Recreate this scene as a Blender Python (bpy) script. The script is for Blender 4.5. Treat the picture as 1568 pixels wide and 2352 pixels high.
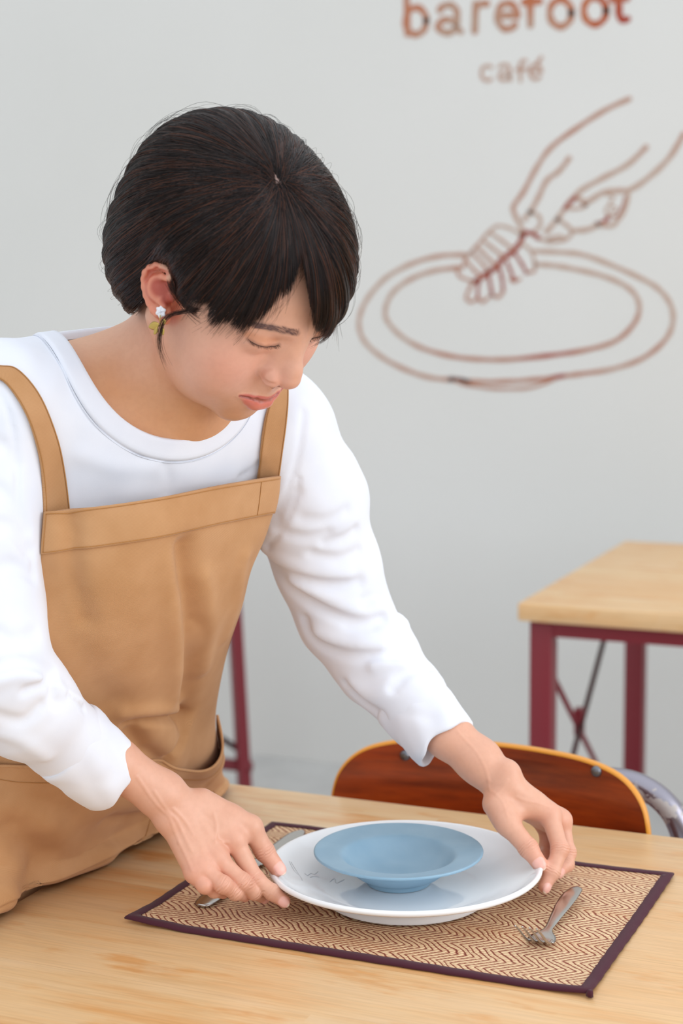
import bpy, math, random
import numpy as np
from mathutils import Matrix, Vector

random.seed(7)
RNG = np.random.RandomState(7)
for o in list(bpy.data.objects):
    bpy.data.objects.remove(o)
COL = bpy.context.scene.collection
SC = bpy.context.scene

# ------------------------------------------------------------------ camera
FPX = 3988.4                      # focal length in pixels of a 1568 x 2352 frame
YAW, PIT, ROLL = 0.408499, 0.137384, -0.008911
CAM = np.array([0.8183, -1.3680, 1.3613])
_fw = np.array([-math.sin(YAW) * math.cos(PIT), math.cos(YAW) * math.cos(PIT), -math.sin(PIT)])
_r0 = np.array([math.cos(YAW), math.sin(YAW), 0.0])
_u0 = np.cross(_r0, _fw)
VR = _r0 * math.cos(ROLL) + _u0 * math.sin(ROLL)
VU = -_r0 * math.sin(ROLL) + _u0 * math.cos(ROLL)
VF = _fw
cd = bpy.data.cameras.new('camera')
cam = bpy.data.objects.new('camera', cd)
COL.objects.link(cam)
M = Matrix.Identity(4)
for i in range(3):
    M[i][0] = VR[i]; M[i][1] = VU[i]; M[i][2] = -VF[i]; M[i][3] = CAM[i]
cam.matrix_world = M
cd.sensor_fit = 'VERTICAL'
cd.sensor_height = 36.0
cd.sensor_width = 24.0
cd.lens = 36.0 * FPX / 2352.0
cd.clip_start = 0.05
cd.dof.use_dof = True
cd.dof.focus_distance = 1.60
cd.dof.aperture_fstop = 5.0
SC.camera = cam

# ------------------------------------------------------------------ light
W = bpy.data.worlds.new('world'); SC.world = W; W.use_nodes = True
bg = W.node_tree.nodes['Background']
bg.inputs[1].default_value = 1.0
# daylight room: bright towards the windows on the right, dimmer to the left and below
_t = W.node_tree; _tc = _t.nodes.new('ShaderNodeTexCoord'); _dp = _t.nodes.new('ShaderNodeVectorMath'); _dp.operation = 'DOT_PRODUCT'
_dp.inputs[1].default_value = (0.42, -0.10, 0.90); _t.links.new(_tc.outputs['Generated'], _dp.inputs[0])
_rp = _t.nodes.new('ShaderNodeValToRGB'); _mr = _t.nodes.new('ShaderNodeMapRange'); _mr.inputs[1].default_value = -1; _mr.inputs[2].default_value = 1
_t.links.new(_dp.outputs['Value'], _mr.inputs[0]); _t.links.new(_mr.outputs[0], _rp.inputs[0])
_e = _rp.color_ramp.elements; _e[0].position = .12; _e[0].color = (.36, .34, .32, 1); _e[1].position = .95; _e[1].color = (1.36, 1.44, 1.52, 1)
_t.links.new(_rp.outputs[0], bg.inputs[0])

def area(name, loc, target, size, power, color):
    l = bpy.data.lights.new(name, 'AREA'); l.shape = 'RECTANGLE'
    l.size, l.size_y = size; l.energy = power; l.color = color
    o = bpy.data.objects.new(name, l); COL.objects.link(o)
    d = Vector(target) - Vector(loc)
    o.location = loc; o.rotation_euler = d.to_track_quat('-Z', 'Y').to_euler()
    return o
area('window_light', (4.0, 0.0, 2.1), (0.1, 0.3, 1.0), (3.2, 2.2), 62, (0.95, 0.98, 1.0))
area('fill_light', (-0.7, -3.4, 2.5), (0.1, 0.2, 0.9), (3.4, 2.2), 11, (1.0, 0.97, 0.93))  # added soft fill from front left, stands for no known source

SC.view_settings.view_transform = 'Standard'
SC.view_settings.look = 'None'
SC.view_settings.gamma = 1.0
SC.view_settings.use_curve_mapping = False
SC.view_settings.exposure = -0.05

# ------------------------------------------------------------------ coordinates
# "view" frame: metres, x right, y up, z away from the place the picture was taken from
def V(px, py, D):
    return np.array([(px - 784.0) / FPX * D, (1176.0 - py) / FPX * D, D])
def v2w(P):
    P = np.atleast_2d(P)
    return CAM + P[:, :1] * VR + P[:, 1:2] * VU + P[:, 2:3] * VF
def w2v(P):
    d = np.atleast_2d(P) - CAM
    return np.stack([d @ VR, d @ VU, d @ VF], 1)
def pjv(P):
    return np.stack([784 + FPX * P[:, 0] / P[:, 2], 1176 - FPX * P[:, 1] / P[:, 2]], 1)
def ray(px, py):
    return (px - 784) / FPX * VR + (1176 - py) / FPX * VU + VF
def on_z(px, py, z):
    d = ray(px, py); return CAM + (z - CAM[2]) / d[2] * d
def on_y(px, py, y):
    d = ray(px, py); return CAM + (y - CAM[1]) / d[1] * d
def nrm(v):
    v = np.asarray(v, float); return v / np.linalg.norm(v)

# ------------------------------------------------------------------ helpers
def srgb(r, g, b):
    f = lambda c: ((c / 255 + 0.055) / 1.055) ** 2.4 if c > 10 else c / 255 / 12.92
    return (f(r), f(g), f(b), 1)

def tag(o, label=None, cat=None, group=None, kind=None):
    if label: o['label'] = label
    if cat: o['category'] = cat
    if group: o['group'] = group
    if kind: o['kind'] = kind
    return o

def mesh(name, verts, faces, mat=None, parent=None, smooth=True, loops4=None):
    me = bpy.data.meshes.new(name)
    if isinstance(faces, np.ndarray):
        n = faces.shape[1]
        me.vertices.add(len(verts)); me.vertices.foreach_set('co', np.asarray(verts, np.float32).ravel())
        me.loops.add(faces.size); me.loops.foreach_set('vertex_index', faces.astype(np.int32).ravel())
        me.polygons.add(len(faces))
        me.polygons.foreach_set('loop_start', np.arange(0, faces.size, n, dtype=np.int32))
        me.polygons.foreach_set('loop_total', np.full(len(faces), n, np.int32))
        me.update(calc_edges=True)
    else:
        me.from_pydata([tuple(v) for v in verts], [], [tuple(f) for f in faces]); me.update()
    if smooth:
        me.polygons.foreach_set('use_smooth', np.ones(len(me.polygons), bool))
    if mat: me.materials.append(mat)
    o = bpy.data.objects.new(name, me); COL.objects.link(o)
    if parent: o.parent = parent
    return o

def empty(name, loc=(0, 0, 0), parent=None):
    o = bpy.data.objects.new(name, None); o.location = loc; COL.objects.link(o)
    o.empty_display_size = 0.05
    if parent: o.parent = parent
    return o

class MB:                                # collects pieces of ONE mesh
    def __init__(s): s.v = []; s.f = []
    def add(s, v, f):
        b = len(s.v); s.v += [tuple(x) for x in v]; s.f += [tuple(i + b for i in q) for q in f]
    def box(s, a, b, bev=0.0):
        x0, y0, z0 = a; x1, y1, z1 = b
        if bev <= 0:
            v = [(x0,y0,z0),(x1,y0,z0),(x1,y1,z0),(x0,y1,z0),(x0,y0,z1),(x1,y0,z1),(x1,y1,z1),(x0,y1,z1)]
            s.add(v, [(0,3,2,1),(4,5,6,7),(0,1,5,4),(1,2,6,5),(2,3,7,6),(3,0,4,7)]); return
        rings = []
        for k, (ins, z) in enumerate(((bev, z0), (bev*.3, z0 + bev*.3), (0, z0 + bev), (0, z1 - bev), (bev*.3, z1 - bev*.3), (bev, z1))):
            r = []
            c = bev
            for (cx, cy, a0) in ((x1-c, y1-c, 0), (x0+c, y1-c, 90), (x0+c, y0+c, 180), (x1-c, y0+c, 270)):
                for a in (0, 30, 60, 90):
                    t = math.radians(a0 + a); rr = c - ins
                    r.append((cx + rr*math.cos(t), cy + rr*math.sin(t), z))
            rings.append(r)
        n = len(rings[0]); v = [p for r in rings for p in r]; f = []
        for i in range(len(rings)-1):
            for j in range(n):
                f.append((i*n+j, i*n+(j+1) % n, (i+1)*n+(j+1) % n, (i+1)*n+j))
        f.append(tuple(range(n-1, -1, -1))); f.append(tuple((len(rings)-1)*n + j for j in range(n)))
        s.add(v, f)
    def tube(s, pts, rad, n=10, closed=False, sec=None, up=None):
        P = [np.array(p, float) for p in pts]; m = len(P)
        R = rad if hasattr(rad, '__len__') else [rad]*m
        v = []; u = None
        for i in range(m):
            if closed: t = P[(i+1) % m] - P[i-1]
            else: t = P[min(i+1, m-1)] - P[max(i-1, 0)]
            t = nrm(t)
            if up is not None: u = np.array(up, float)
            elif u is None: u = np.array([0, 0, 1.]) if abs(t[2]) < .9 else np.array([1., 0, 0])
            a = nrm(np.cross(t, u)); u2 = np.cross(a, t); u = u2 if up is None else u
            for j in range(n):
                th = 2*math.pi*j/n
                ca, sa = math.cos(th), math.sin(th)
                if sec: ca *= sec[0]; sa *= sec[1]
                v.append(P[i] + R[i]*(a*ca + u2*sa))
        f = []
        for i in range(m if closed else m-1):
            k = (i+1) % m
            for j in range(n): f.append((i*n+j, i*n+(j+1) % n, k*n+(j+1) % n, k*n+j))
        if not closed:
            f.append(tuple(range(n-1, -1, -1))); f.append(tuple((m-1)*n+j for j in range(n)))
        s.add(v, f)
    def lathe(s, prof, c=(0, 0, 0), n=96):
        v = []; f = []
        m = len(prof)
        for (r, z) in prof:
            for j in range(n):
                t = 2*math.pi*j/n; v.append((c[0]+r*math.cos(t), c[1]+r*math.sin(t), c[2]+z))
        for i in range(m-1):
            for j in range(n): f.append((i*n+j, i*n+(j+1) % n, (i+1)*n+(j+1) % n, (i+1)*n+j))
        s.add(v, f)
    def build(s, name, mat, parent=None, smooth=True):
        return mesh(name, s.v, s.f, mat, parent, smooth)

def smooth_angle(o, deg=35):
    me = o.data
    try:
        me.set_sharp_from_angle(angle=math.radians(deg))
    except Exception: pass
    return o

def catmull(P, n, closed=False):
    P = np.array(P, float); m = len(P); out = []
    seg = m if closed else m-1
    for i in range(seg):
        if closed: a, b, c, d = P[(i-1) % m], P[i], P[(i+1) % m], P[(i+2) % m]
        else: a, b, c, d = P[max(i-1, 0)], P[i], P[i+1], P[min(i+2, m-1)]
        for k in range(n):
            t = k/n
            out.append(.5*((2*b)+(-a+c)*t+(2*a-5*b+4*c-d)*t*t+(-a+3*b-3*c+d)*t**3))
    if not closed: out.append(P[-1])
    return np.array(out)

# ---- materials
def mat(name, color=(.8, .8, .8, 1), rough=.5, metal=0.0, spec=.5, coat=0, sheen=0, sss=0):
    m = bpy.data.materials.new(name); m.use_nodes = True
    b = m.node_tree.nodes['Principled BSDF']
    b.inputs['Base Color'].default_value = color
    b.inputs['Roughness'].default_value = rough
    b.inputs['Metallic'].default_value = metal
    b.inputs['Specular IOR Level'].default_value = spec
    b.inputs['Coat Weight'].default_value = coat
    b.inputs['Sheen Weight'].default_value = sheen
    if sss:
        b.inputs['Subsurface Weight'].default_value = sss
        b.inputs['Subsurface Radius'].default_value = (1.0, .35, .2)
        b.inputs['Subsurface Scale'].default_value = .006
    return m
class NT:
    def __init__(s, m): s.m = m; s.t = m.node_tree; s.b = s.t.nodes['Principled BSDF']
    def n(s, typ, **kw):
        x = s.t.nodes.new(typ)
        for k, v in kw.items():
            if k.startswith('i_'): 
                key = k[2:]
                key = int(key) if key.isdigit() else key.replace('_', ' ')
                x.inputs[key].default_value = v
            else: setattr(x, k, v)
        return x
    def l(s, a, b): s.t.links.new(a, b)
    def math(s, op, a, b=None, c=None):
        x = s.n('ShaderNodeMath', operation=op)
        for i, q in enumerate((a, b, c)):
            if q is None: continue
            if isinstance(q, (int, float)): x.inputs[i].default_value = q
            else: s.l(q, x.inputs[i])
        return x.outputs[0]
    def ramp(s, fac, stops):
        x = s.n('ShaderNodeValToRGB'); e = x.color_ramp.elements
        while len(e) < len(stops): e.new(.5)
        for q, (p, c) in zip(e, stops): q.position = p; q.color = c
        s.l(fac, x.inputs[0]); return x.outputs[0]
    def mix(s, fac, a, b, typ='MIX'):
        x = s.n('ShaderNodeMix', data_type='RGBA', blend_type=typ)
        for i, q in ((0, fac), (6, a), (7, b)):
            if isinstance(q, (int, float)): x.inputs[i].default_value = q
            elif isinstance(q, tuple): x.inputs[i].default_value = q
            else: s.l(q, x.inputs[i])
        return x.outputs[2]
    def noise(s, vec, scale, detail=3, rough=.5):
        x = s.n('ShaderNodeTexNoise'); x.inputs['Scale'].default_value = scale
        x.inputs['Detail'].default_value = detail; x.inputs['Roughness'].default_value = rough
        if vec is not None: s.l(vec, x.inputs['Vector'])
        return x.outputs['Fac']
    def coord(s, scale=(1, 1, 1), rot=(0, 0, 0), loc=(0, 0, 0), kind='Object'):
        tc = s.n('ShaderNodeTexCoord'); mp = s.n('ShaderNodeMapping')
        mp.inputs['Scale'].default_value = scale; mp.inputs['Rotation'].default_value = rot; mp.inputs['Location'].default_value = loc
        s.l(tc.outputs[kind], mp.inputs[0]); return mp.outputs[0]
    def bump(s, h, strength=.3, dist=.001):
        x = s.n('ShaderNodeBump'); x.inputs['Strength'].default_value = strength; x.inputs['Distance'].default_value = dist
        s.l(h, x.inputs['Height']); s.l(x.outputs[0], s.b.inputs['Normal'])

def wood_planks(name, c1, c2, c3, plank_w=.105, plank_l=.9, rough=.38, seed=0.0):
    m = mat(name, rough=rough); t = NT(m)
    co = t.coord(loc=(seed, seed*.37, 0)); sx = t.n('ShaderNodeSeparateXYZ'); t.l(co, sx.inputs[0])
    row = t.math('FLOOR', t.math('DIVIDE', sx.outputs[1], plank_w))
    offs = t.math('MULTIPLY', t.math('FRACT', t.math('MULTIPLY', row, .6180)), plank_l)
    col = t.math('FLOOR', t.math('DIVIDE', t.math('ADD', sx.outputs[0], offs), plank_l))
    cid = t.n('ShaderNodeCombineXYZ'); t.l(row, cid.inputs[0]); t.l(col, cid.inputs[1])
    wn = t.n('ShaderNodeTexWhiteNoise', noise_dimensions='3D'); t.l(cid.outputs[0], wn.inputs[0])
    sh = t.n('ShaderNodeVectorMath', operation='ADD'); t.l(co, sh.inputs[0]); 
    sc = t.n('ShaderNodeVectorMath', operation='SCALE'); t.l(wn.outputs['Color'], sc.inputs[0]); sc.inputs[3].default_value = 3
    t.l(sc.outputs[0], sh.inputs[1])
    mp = t.n('ShaderNodeMapping'); mp.inputs['Scale'].default_value = (2.2, 15, 15); t.l(sh.outputs[0], mp.inputs[0])
    g = t.noise(mp.outputs[0], 1.6, 5, .6)
    mp2 = t.n('ShaderNodeMapping'); mp2.inputs['Scale'].default_value = (14, 380, 380); t.l(sh.outputs[0], mp2.inputs[0])
    fine = t.noise(mp2.outputs[0], 1.0, 3, .6)
    mp3 = t.n('ShaderNodeMapping'); mp3.inputs['Scale'].default_value = (5, 16, 16); t.l(sh.outputs[0], mp3.inputs[0])
    st = t.noise(mp3.outputs[0], 1.5, 4, .65)
    base = t.ramp(g, [(.30, c1), (.52, c2), (.72, c3)])
    base = t.mix(t.math('MULTIPLY', wn.outputs[0], .5), base, c2)
    wn2 = t.n('ShaderNodeTexWhiteNoise', noise_dimensions='3D'); sv = t.n('ShaderNodeVectorMath', operation='ADD'); t.l(cid.outputs[0], sv.inputs[0]); sv.inputs[1].default_value = (7.3, 2.1, 5.5); t.l(sv.outputs[0], wn2.inputs[0])
    base = t.mix(t.math('MULTIPLY', wn2.outputs[0], .38), base, c3)
    stain = t.ramp(st, [(.56, (0, 0, 0, 1)), (.68, (1, 1, 1, 1))])
    base = t.mix(t.math('MULTIPLY', stain, .75), base, c3)
    fr = t.ramp(fine, [(.35, (.86, .84, .82, 1)), (.6, (1, 1, 1, 1))])
    base = t.mix(.8, base, fr, 'MULTIPLY')
    # plank joints
    fy = t.math('FRACT', t.math('DIVIDE', sx.outputs[1], plank_w))
    j = t.math('LESS_THAN', fy, .006)
    base = t.mix(t.math('MULTIPLY', j, .35), base, tuple(x*.5 for x in c3[:3])+(1,))
    t.l(base, t.b.inputs['Base Color'])
    t.bump(fine, .08, .0004)
    return m

# ------------------------------------------------------------------ the room
WY = 2.95
m_wall = mat('wall_paint', srgb(226, 226, 222), .75); t = NT(m_wall)
n1 = t.noise(t.coord(), .9, 3); t.l(t.ramp(n1, [(.3, srgb(216, 215, 211)), (.7, srgb(222, 221, 218))]), t.b.inputs['Base Color'])
t.bump(t.noise(t.coord(), 60, 3), .08, .002)
m_floor = mat('polished_concrete', srgb(165, 165, 162), .45); t = NT(m_floor)
n1 = t.noise(t.coord(), 3.0, 6, .6); t.l(t.ramp(n1, [(.3, srgb(176, 176, 175)), (.7, srgb(206, 206, 204))]), t.b.inputs['Base Color'])
mb = MB(); mb.box((-3.6, WY, 0), (4.2, WY + .12, 3.2)); tag(mb.build('wall_back', m_wall, smooth=False), kind='structure')
mb = MB(); mb.box((-3.72, -3.9, 0), (-3.6, WY + .12, 3.2)); tag(mb.build('wall_left', m_wall, smooth=False), kind='structure')
mb = MB(); mb.box((-3.72, -3.9, -.1), (4.2, WY + .12, 0)); tag(mb.build('floor', m_floor, smooth=False), kind='structure')

# painted lettering and drawing on the back wall
m_paint = mat('brown_red_paint', srgb(170, 95, 60), .7); t = NT(m_paint)
n1 = t.noise(t.coord(), 3.2, 3, .6)
t.l(t.ramp(n1, [(.42, srgb(176, 142, 122)), (.58, srgb(182, 104, 66)), (.68, srgb(160, 50, 20))]), t.b.inputs['Base Color'])
m_line = mat('soft_brown_paint', srgb(180, 135, 112), .7); t = NT(m_line)
n1 = t.noise(t.coord(), 2.6, 3, .6)
t.l(t.ramp(n1, [(.44, srgb(186, 158, 142)), (.60, srgb(176, 122, 100)), (.70, srgb(158, 52, 24))]), t.b.inputs['Base Color'])
m_dark = mat('deep_rust_paint', srgb(152, 56, 32), .7)

def keep(o, root):
    o.parent = root; o.matrix_parent_inverse = Matrix.Translation(root.location).inverted(); return o

def strokes(name, polys, mat_, width, root, smoothing=5, lift=.0012, single=False):
    """painted strokes: thin raised ribbons of paint on the wall plane; one object per stroke unless single"""
    mb = MB()
    for k, poly in enumerate(polys):
        w = width
        if isinstance(poly, tuple) and len(poly) == 2 and isinstance(poly[1], (int, float)): poly, w = poly
        P = np.array([on_y(x, y, WY) for x, y in poly])
        if smoothing and len(P) > 2: P = catmull(P, smoothing)
        w = w / FPX * 4.6 / 2
        n = len(P); l2 = lift + .00025*(k % 5)
        d0 = nrm(P[1]-P[0]); d1 = nrm(P[-1]-P[-2])
        rows = [(P[0] - d0*w*math.cos(a), d0, math.sin(a)) for a in (.15, .6, 1.1)]
        for i in range(n):
            d = P[min(i+1, n-1)] - P[max(i-1, 0)]; rows.append((P[i], d/(np.linalg.norm(d)+1e-9), 1 + .12*math.sin(i*1.3 + k)))
        rows += [(P[-1] + d1*w*math.cos(a), d1, math.sin(a)) for a in (1.1, .6, .15)]
        v = []
        for c, d, s in rows:
            q = np.array([-d[2], 0, d[0]])*w*s; a = c+q; b = c-q
            v += [(a[0], WY + .001, a[2]), (a[0], WY - l2, a[2]), (b[0], WY - l2, b[2]), (b[0], WY + .001, b[2])]
        f = [(0, 1, 2, 3)]; n = len(rows)
        for i in range(n-1):
            for j in range(3): f.append((i*4+j, i*4+j+1, (i+1)*4+j+1, (i+1)*4+j))
        f.append(tuple((n-1)*4 + j for j in (3, 2, 1, 0)))
        mb.add(v, f)
        if not single:
            keep(mb.build(name, mat_, None, smooth=False), root); mb = MB()
    if single: keep(mb.build(name, mat_, None, smooth=False), root)

def arc(cx, cy, rx, ry, a0, a1, n=20, rot=0):
    out = []
    for a in np.linspace(math.radians(a0), math.radians(a1), n):
        x = rx*math.cos(a); y = -ry*math.sin(a); out.append((cx + x*math.cos(rot) - y*math.sin(rot), cy + x*math.sin(rot) + y*math.cos(rot)))
    return out
def letters_big():
    k = lambda x: 0.0
    return {
     'b': [[(933, -28), (936, 78)], arc(955, 48, 24, 31, 0, 360, 28)],
     'a': [arc(1029, 28, 20, 17, 165, 0, 12) + [(1050, 45), (1050, 66), (1058, 72)], arc(1027, 60, 21, 15, 20, 340, 20)],
     'r': [[(1092, 8), (1090, 72)], arc(1113, 28, 22, 20, 165, 75, 8)],
     'e': [[(1143, 36), (1187, 35)] , arc(1165, 37, 23, 30, 0, 320, 26)],
     'f': [[(1218, 58), (1217, -14)] , arc(1232, -14, 15, 16, 180, 70, 8), [(1203, 5), (1240, 3)]],
     'o': [arc(1287, 30, 25, 31, 0, 360, 28)],
     'o ': [arc(1366, 25, 26, 31, 0, 360, 28)],
     't': [[(1420, -34), (1421, 30)] + arc(1434, 32, 13, 14, 180, 300, 8), [(1404, -2), (1440, -5)]],
    }
sign = empty('wall_lettering', tuple(on_y(1185, 30, WY)))
tag(sign, 'large brown-red lowercase lettering reading barefoot painted across top of white wall', 'lettering')
bpy.context.view_layer.update()
for ch, pol in letters_big().items():
    strokes('letter', pol, m_paint, 15, sign, 0, single=True)
sign2 = empty('wall_lettering', tuple(on_y(1175, 165, WY)))
tag(sign2, 'small faint brown lettering reading café painted between barefoot and the drawing', 'lettering')
for pol in ([arc(1119, 168, 14, 17, 50, 310, 18)],
            [arc(1158, 158, 12, 10, 160, 0, 10) + [(1171, 170), (1172, 184)], arc(1158, 175, 12, 9, 10, 350, 16)],
            [[(1195, 186), (1194, 150)] + arc(1204, 150, 10, 11, 180, 70, 7), [(1186, 160), (1208, 158)]],
            [[(1217, 164), (1242, 163)], arc(1230, 165, 13, 17, 0, 315, 20), [(1236, 142), (1243, 132)]]):
    strokes('letter', pol, m_line, 7.5, sign2, 0, single=True)

def Z(ox, oy, s, pts): return [(ox + x/s, oy + y/s) for x, y in pts]
A = lambda p: Z(800, 0, 2.042, p)
B = lambda p: Z(900, 180, 2.347, p)
art = empty('wall_drawing', tuple(on_y(1185, 600, WY)))
tag(art, 'brown-red line drawing of a hand wiping an oval plate with a cloth on white wall', 'wall drawing')
strokes('plate_outline', [
    A([(545,1195),(430,1200),(300,1235),(180,1300),(100,1385),(60,1460),(50,1530),(75,1600),(150,1670),(260,1730),(380,1770),(500,1782),(620,1790),(760,1788),(900,1778),(1000,1765),(1100,1752),(1240,1730),(1380,1680),(1480,1600),(1520,1520),(1515,1440),(1470,1370),(1400,1320),(1250,1250),(1100,1195),(980,1182),(870,1178)]),
    A([(520,1255),(400,1270),(290,1310),(210,1370),(175,1440),(180,1500),(240,1570),(340,1630),(480,1670),(620,1685),(760,1685),(960,1665),(1120,1640),(1250,1600),(1330,1530),(1363,1460),(1350,1390),(1290,1335),(1180,1290),(1050,1260),(960,1245),(885,1240)]),
    (A([(500,1785),(560,1805),(700,1822),(850,1818),(960,1780)]), 7)], m_line, 10, art)
strokes('plate_foot_stroke', [(A([(478,1778),(520,1782),(560,1792)]), 11), (A([(945,1778),(990,1765),(1010,1762)]), 9)], m_dark, 10, art)
strokes('hand_outline', [
    B([(1280,110),(1150,170),(1000,265),(860,370),(780,480),(710,610),(655,690),(665,740),(710,830)]),
    B([(955,430),(900,500),(835,550),(790,640),(745,720),(710,760)]),
    B([(1370,370),(1270,465),(1130,540),(1010,610),(940,690),(890,760),(830,830)]),
    B([(1572,300),(1500,420),(1400,520),(1280,600),(1150,610),(1050,665),(1000,640)]),
    (B([(1275,600),(1260,690),(1220,760),(1180,795),(1110,785)]), 9),
    (B([(930,700),(1020,700),(1060,670)]), 7), (B([(740,720),(790,740),(800,790),(770,820)]), 8),
    (B([(890,760),(940,790),(970,830),(930,870),(850,880),(790,860)]), 8), (B([(850,862),(900,850),(940,865)]), 7),
    B([(970,820),(1050,815),(1110,790)]), (B([(1150,625),(1195,640),(1170,680),(1210,700),(1185,730)]), 5),
    (B([(1165,690),(1150,720),(1200,745)]), 5)], m_line, 10.5, art)
strokes('hand_accent', [(B([(1150,612),(1215,602),(1270,604)]), 8), (B([(1262,640),(1245,700),(1215,750)]), 8), (B([(1105,783),(1140,775),(1165,750)]), 9),
    (B([(715,828),(760,838),(790,862)]), 9), (B([(930,700),(960,670),(990,640)]), 8), (B([(1035,680),(1058,665)]), 10), (B([(880,765),(900,750)]), 8), (B([(845,868),(870,858)]), 6)], m_dark, 8, art)
strokes('cloth_outline', [B([(700,845),(640,810),(570,795),(520,830),(460,900),(400,965),(380,1020),(350,1030),(370,1070),(440,1095)]),
    B([(700,890),(750,930),(770,1000),(765,1040),(735,1045)]),
    B([(530,830),(600,880),(650,920)]), B([(500,880),(550,920),(600,960)]), B([(460,910),(510,960),(560,1010)]), B([(430,940),(480,990),(520,1040)]), B([(400,985),(440,1030),(480,1070)]),
    B([(430,1110),(400,1180),(425,1205),(455,1190)]), B([(520,1180),(490,1205),(470,1190)]), B([(600,1150),(572,1180),(545,1170)]), B([(690,1080),(655,1095),(640,1080)])], m_line, 7, art)
strokes('cloth_spine', [(B([(710,840),(680,900),(640,940),(590,980),(560,1020),(500,1060),(450,1095)]), 12),
    B([(660,940),(700,1000),(725,1050)]), B([(620,990),(640,1040),(660,1090)]), B([(580,1020),(595,1090),(600,1150)]), B([(520,1060),(530,1110),(540,1170)]), B([(470,1095),(462,1140),(465,1190)])], m_dark, 6.5, art)

# ------------------------------------------------------------------ tables
c1, c2, c3 = srgb(240, 214, 176), srgb(235, 200, 152), srgb(222, 158, 92)
m_wood = wood_planks('rubberwood_planks', c1, c2, c3, seed=.31, rough=.33)
m_wood2 = wood_planks('rubberwood_planks_far', c1, c2, c3, seed=1.7, rough=.45)
m_steel = mat('maroon_painted_steel', srgb(122, 26, 38), .42)
m_rod = mat('dark_steel_rod', srgb(70, 40, 42), .4, .4)

BR_A, BR_B = .09, .265
def steel_table(label, x0, x1, y0, y1, wmat, thick=.032, braces=True, group=None):
    root = empty('cafe_table', ((x0+x1)/2, (y0+y1)/2, 0))
    tag(root, label, 'table', group)
    mb = MB(); mb.box((x0, y0, .75 - thick), (x1, y1, .75), .004)
    top = mb.build('tabletop', wmat); keep(top, root); smooth_angle(top, 30)
    i = .018; s = .042
    lx = (x0 + i, x1 - i - s); ly = (y0 + i, y1 - i - s)
    for a in lx:
        for b in ly:
            mb = MB(); mb.box((a, b, 0), (a+s, b+s, .75 - thick), .003); keep(smooth_angle(mb.build('leg', m_steel)), root)
    h = .75 - thick
    mb = MB()
    for b in ly: mb.box((lx[0]+s, b+.004, h-.03), (lx[1], b+s-.004, h))
    for a in lx: mb.box((a+.004, ly[0]+s, h-.03), (a+s-.004, ly[1], h))
    keep(mb.build('frame_rail', m_steel, smooth=False), root)
    for a in lx:
        ax = a + s/2
        mb = MB()
        y_a, y_b = ly[0] + s, ly[1]
        mb.tube([(ax - .004, y_a, .633), (ax - .004, y_b, BR_A)], .006, 8)
        keep(mb.build('cross_brace', m_steel), root)
        mb = MB(); mb.tube([(ax + .006, y_a, BR_B), (ax + .006, y_a + .545, .715)], .006, 8)
        keep(mb.build('cross_brace', m_rod), root)
        for yy, zz in ((y_a, .62), (y_b - .03, BR_A)):
            mb = MB(); mb.box((ax - .012, yy, zz - .045), (ax + .012, yy + .03, zz + .045)); keep(mb.build('bracket', m_steel, smooth=False), root)
        mb = MB(); mb.box((ax-.008, y_a+.222, .430), (ax+.008, y_a+.246, .484)); keep(mb.build('bracket', m_steel, smooth=False), root)
    return root
steel_table('light wood cafe table in front, holding the placemat and plates', -.131, 1.15, -.36, .447, m_wood, .03)
steel_table('light wood cafe table with maroon steel legs by the back wall at right', -.142, 1.05, 1.668, 2.47, m_wood2, .034)

# table hidden behind the woman: only one maroon leg with its brace and foot rail shows
m_steel2 = m_steel
rt = empty('side_table', (-1.35, 2.15, 0)); tag(rt, 'maroon steel side table behind the woman, only one leg with brace visible', 'table')
mb = MB(); mb.box((-1.66, 1.93, .72), (-1.10, 2.49, .75), .004); keep(smooth_angle(mb.build('tabletop', m_wood2)), rt)
for (xa, ya) in ((-1, -1), (-1, 1), (1, -1), (1, 1)):
    cx, cy = -1.385, 2.20
    tx, ty = cx + xa*.250, cy + ya*.245; bx_, by_ = cx + xa*.274, cy + ya*.16*1.0 + ya*.10
    mb = MB(); mb.tube([(bx_, by_, 0), (tx, ty, .72)], .021, 4, up=(0, 1, .01)); keep(smooth_angle(mb.build('leg', m_steel)), rt)
for yy in (2.46, 1.94):
    mb = MB(); mb.tube([(-1.385-.295, yy, .12), (-1.385+.29, yy, .12)], .016, 6); keep(mb.build('foot_rail', m_steel), rt)
mb = MB(); mb.tube([(-1.385-.25, 2.445, .42), (-1.385+.28, 2.46, .15)], .008, 6); keep(mb.build('cross_brace', m_rod), rt)

# ------------------------------------------------------------------ chair tucked in behind the table
m_ply = mat('varnished_red_brown_plywood', srgb(140, 50, 14), .22, coat=.3); t = NT(m_ply)
co = t.coord(scale=(2.0, 2.0, 9.0)); n1 = t.noise(co, 3.0, 5, .6); n2 = t.noise(t.coord(scale=(3, 3, 30)), 4, 3)
cc = t.ramp(n1, [(.3, srgb(92, 26, 6)), (.5, srgb(140, 46, 10)), (.72, srgb(172, 68, 16))])
cc = t.mix(.35, cc, t.ramp(n2, [(.3, srgb(70, 24, 8)), (.7, srgb(170, 70, 20))]))
t.l(cc, t.b.inputs['Base Color'])
m_edge = mat('amber_plywood_edge', srgb(226, 150, 40), .35, coat=.3)
m_chrome = mat('worn_chipped_steel', srgb(150, 150, 155), .3, .7); t = NT(m_chrome)
n1 = t.noise(t.coord(), 30, 5, .65)
chip = t.ramp(n1, [(.55, (0, 0, 0, 1)), (.57, (1, 1, 1, 1))])
t.l(t.mix(chip, srgb(150, 146, 156), srgb(184, 176, 172)), t.b.inputs['Base Color'])
t.l(t.math('SUBTRACT', .85, chip), t.b.inputs['Metallic'])
m_bolt = mat('bolt_steel', srgb(120, 122, 128), .3, .9)
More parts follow.
